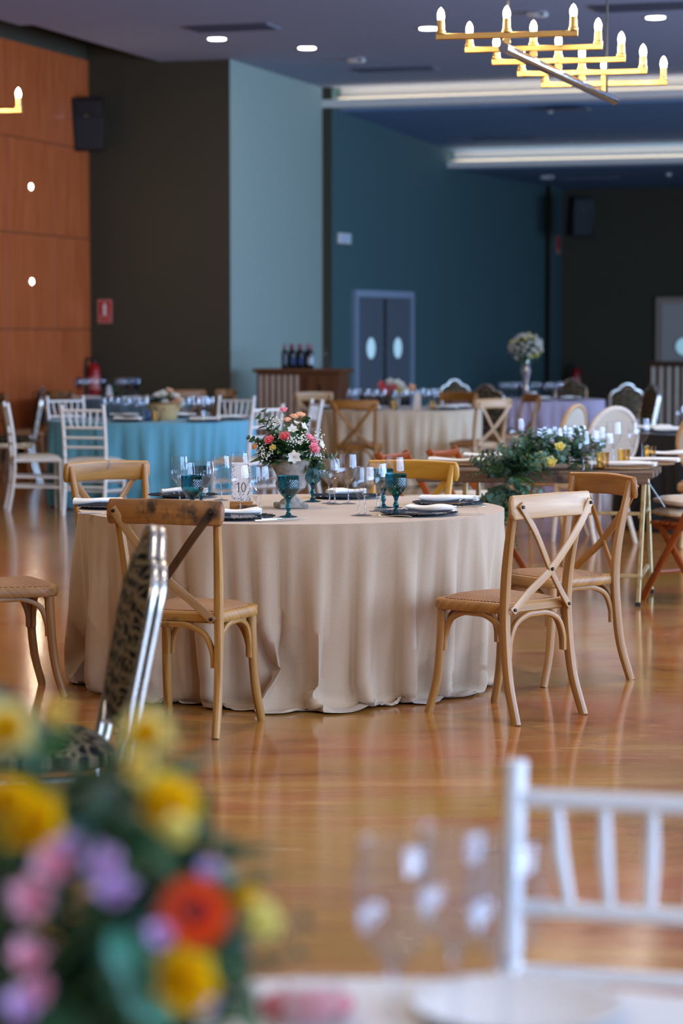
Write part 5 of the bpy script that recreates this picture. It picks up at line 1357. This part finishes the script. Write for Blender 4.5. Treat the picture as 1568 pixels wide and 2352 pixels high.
# ------------------------------------------------------------------ plank trestle table on the right
TR = Vector((X(1500, 13.25), 13.25, 0)); rot = -ROOM * .6
tu, tv = Vector((cos(rot), sin(rot), 0)), Vector((-sin(rot), cos(rot), 0))
TL, TW = 1.34, .8; org = TR - tu * TL
t = thing('trestle_table', 'weathered plank trestle table on thin gold metal legs', 'table', org, rot)
for k in range(5):
    obj('plank', MB().box((TL / 2 + .01 * (k % 2), TW * (k + .5) / 5, TOP - .022), (TL, TW / 5 - .005, .036), bev=.004), 'oldplank', t)
obj('front_batten', MB().box((TL / 2, .012, TOP - .048), (TL - .05, .024, .045), bev=.004), 'oldplank', t)
for x in (.3, TL - .05):
    for y in (.03, TW - .05):
        obj('leg', MB().sweep([(x + (.0 if y < .1 else -.03), y, TOP - .06), (x - (.03 if y < .1 else 0), y + .02, .0)], rrect(.026, .026, .004, 2), ref=(0, 1, 0)), 'iron', t, 30)
        obj('foot_cap', MB().box((x - (.03 if y < .1 else 0), y + .02, .012), (.03, .03, .024)), 'blackplastic', t, 0)
    for z in (.16, .5): obj('cross_bar', MB().sweep([(x - .02, .03, z), (x - .02, TW - .05, z)], rrect(.02, .02, .003, 2)), 'iron', t, 30)
for z in (.17, .515): obj('long_bar', MB().sweep([(.3, .035, z), (TL - .07, .035, z)], rrect(.02, .02, .003, 2)), 'iron', t, 30)
obj('catch', MB().sweep([(TL - .03, .06, TOP - .06), (TL + .06, .1, TOP - .2)], rrect(.014, .006, .002, 2)), 'steel', t, 30)
def tt(px, py, z=0.0): q = G(px, py, TOP + z); return Vector((q.x, q.y, TOP + z))
for k, (px, py, lab) in enumerate(((1055, 1068, 'front left'), (1130, 1056, 'back left'), (1425, 1076, 'front right'), (1480, 1066, 'right end'))):
    c = tt(px, py, -.001); t = thing('jute_placemat', 'woven jute placemat on the plank table, ' + lab, 'placemat', c, rot)
    obj('mat', MB().lathe([(.0001, 0), (.17, 0), (.175, .005), (.17, .011), (.0001, .012)], 40), 'jute', t)
    obj('edge', MB().sweep([Vector((.17 * cos(2 * pi * i / 40), .17 * sin(2 * pi * i / 40), .007)) for i in range(40)], circ(.006, 6), closed=True), 'jute', t)
    nk = napkin(.3 if k else .32, .09, .026, 70 + k, .004); nk.location = c + Vector((.04 if k > 1 else -.02, -.02, .013)); nk.rotation_euler = (0, 0, rot + (.02, .0, -.12, -.05)[k]); nk['label'] = 'rolled white napkin on the jute placemat, ' + lab
    if k == 2:
        o = tumbler('clear', 'napkin_ring', .017, .03); o.location = c + Vector((.165, -.04, .013)); o['label'] = 'small clear ring at the end of the front right napkin'; o['category'] = 'napkin ring'
nk = napkin(.28, .09, .026, 77, .004); nk.location = tt(1535, 1046, .0); nk['label'] = 'rolled white napkin at the far right corner of the planks'
TW_ = dup(WINE, tt(1392, 1078), 0, 'large clear wine glass left of the front right napkin', 'glasses on the plank table')
GP = 'glasses on the plank table'
for mdl, px, py, lab in ((WATER, 1187, 1056, 'clear wine glass at the left end of the green garland'), (FLUTE, 1340, 1085, 'slim clear flute at the right end of the garland, nearest'),
                         (WINE, 1358, 1082, 'clear wine glass just right of the slim flute'), (WATER, 1408, 1066, 'tall clear wine glass behind the amber tumblers'),
                         (FLUTE, 1452, 1056, 'slim clear flute behind the right hand napkin'), (WATER, 1474, 1055, 'tall clear wine glass rightmost on the planks'), (WINE, 1372, 1070, 'clear wine glass behind the nearest amber tumbler')):
    dup(mdl, tt(px, py), 0, lab, GP, sc=1.12)
row = ((1232, 1064), (1243, 1059), (1254, 1064), (1266, 1058), (1278, 1063), (1291, 1055), (1302, 1060), (1313, 1054), (1324, 1059), (1333, 1055))
for i, (px, py) in enumerate(row):
    put(FARW, tt(px, py), 0, 'clear glass behind the green garland on the planks, %s from the left' % ordinals(row)[i], 'glasses behind the garland', sc=1.0)
for px, py, lab in ((1384, 1078, 'amber tumbler nearest, between the wine glasses on the planks'), (1432, 1070, 'amber tumbler left of the right hand napkin'), (1492, 1061, 'amber tumbler rightmost on the planks')):
    put(AMB, tt(px, py), 0, lab)
c = tt(1176, 1066); t = thing('candle_holder', 'fringed amber candle glass at the left of the garland', 'candle holder', c)
obj('glass', MB().lathe([(.0001, .003), (.04, .003), (.045, .05), (.043, .095), (.041, .095), (.0001, .01)], 20), 'amberglass', t)
obj('candle', MB().lathe([(.0001, .004), (.03, .004), (.03, .05), (.0001, .052)], 16), 'petalyellow', t)
for k in range(12):
    a = 2 * pi * k / 12; obj('fringe', MB().tube([(.045 * cos(a), .045 * sin(a), .09), (.047 * cos(a), .047 * sin(a), .112)], .003, 5), 'brass', t)
g = thing('leaf_garland', 'green eucalyptus and fern garland trailing over the plank table edge', 'garland', tt(1260, 1066))
O = Vector(g.location); rg = random.Random(77)
def gp(px, py, d_): return P(px, py, d_) - O
spine = [gp(1345, 1062, 13.7), gp(1290, 1060, 13.62), gp(1235, 1064, 13.52), gp(1195, 1074, 13.4), gp(1172, 1090, 13.22), gp(1160, 1115, 13.16), gp(1150, 1150, 13.14)]
sp_ = cr(spine, 5)
obj('stem', MB().tube(sp_, .006, 6), 'stemgreen', g)
for i in range(95):
    p = sp_[rg.randrange(len(sp_))] + Vector((rg.uniform(-.05, .05), rg.uniform(-.05, .05), rg.uniform(.0, .03)))
    hang_ = p.z < -.06
    d_ = Vector((rg.uniform(-1, 1), rg.uniform(-.8, .4), rg.uniform(-.6, .1) if hang_ else rg.uniform(.25, 1.1)))
    obj('eucalyptus_stem', spray(p, d_, rg.uniform(.12, .22), 6, rg.uniform(.04, .058), .2, i), rg.choice(('eucal', 'leaf', 'eucal')), g, 60)
for i in range(70):
    p = sp_[rg.randrange(len(sp_))]; hang_ = p.z < -.05
    d_ = Vector((rg.uniform(-1, 1), rg.uniform(-.9, .3), rg.uniform(-.9, -.1) if hang_ else rg.uniform(0, .8)))
    obj('fern_frond', fern(p, d_, rg.uniform(.16, .26), i, .35, 14, .05), rg.choice(('leafbright', 'leaf', 'leaf')), g, 60)
for i, (px, py) in enumerate(((1206, 1060), (1232, 1068), (1262, 1066), (1240, 1052), (1285, 1030))):
    e = gp(px, py, 13.36); obj('rose', rose(frame_of(e, (0, -.7, .6)), .03 if i < 3 else .024, i, 3), 'petalcream', g, 70)
F1 = foldchair('reddish folding chair behind the plank table, right of the yellow chair', (X(1006, 15.0) + .26, 15.02, 0), yaw(.9, -.43))
# its neighbours
dup(F1, (X(912, 14.6) + .2, 14.58, 0), yaw(.9, -.43), 'reddish folding chair behind the plank table, behind the yellow amber chair')
dup(F1, (X(1608, 13.55), 13.55, 0), yaw(-.6, .8), 'reddish folding chair with stacked cushions at the right edge')
for (px, d_, z, lab) in ((1098, 15.0, .5, 'cotton seat cushion on the reddish folding chair behind the planks'), (986, 14.56, .5, 'cotton seat cushion behind the yellow amber chair'),
                         (1596, 13.6, .5, 'lower cotton cushion on the folding chair at the right edge'), (1600, 13.6, .566, 'upper cotton cushion of the two at the right edge')):
    seatpad((X(px, d_), d_, z), .35, lab)

# ------------------------------------------------------------------ black table at the right edge and cane chairs
KC = Vector((X(1690, 18.95), 18.95, 0))
round_table(KC, .92, 'black', 'round table hidden under the black cloth at the right edge', 'black cloth on the table at the right edge', 61, puddle=.03, folds=16, nt=200)
for k, (px, d_, lab) in enumerate(((1500, 18.9, 'left'), (1545, 18.55, 'front'))):
    put(FARP, tz(px, d_), k, 'dark plate on the black cloth, ' + lab); nk = napkin(.28, .09, .03, 90 + k); nk.location = tz(px, d_) + Vector((0, 0, .015)); nk['label'] = 'white napkin on the black table plate, ' + lab
put(FARW, tz(1563, 18.7), 0, 'clear wine glass on the black cloth at the right edge')
C1 = canechair('round backed cane chair with a white frame, before the padded chairs', (X(1402, 17.4) - .12, 17.5, 0), yaw(-.5, .86), 'lath')
dup(C1, (X(1312, 17.9) - .2, 18.05, 0), yaw(-.85, .5), 'round backed cane chair with an amber lit frame, left of the white one', None, {'lath': 'pale'})
dup(C1, (X(1632, 17.2), 17.2, 0), yaw(.2, .97), 'round backed cane chair cut off by the right edge', None, {'lath': 'pale'})
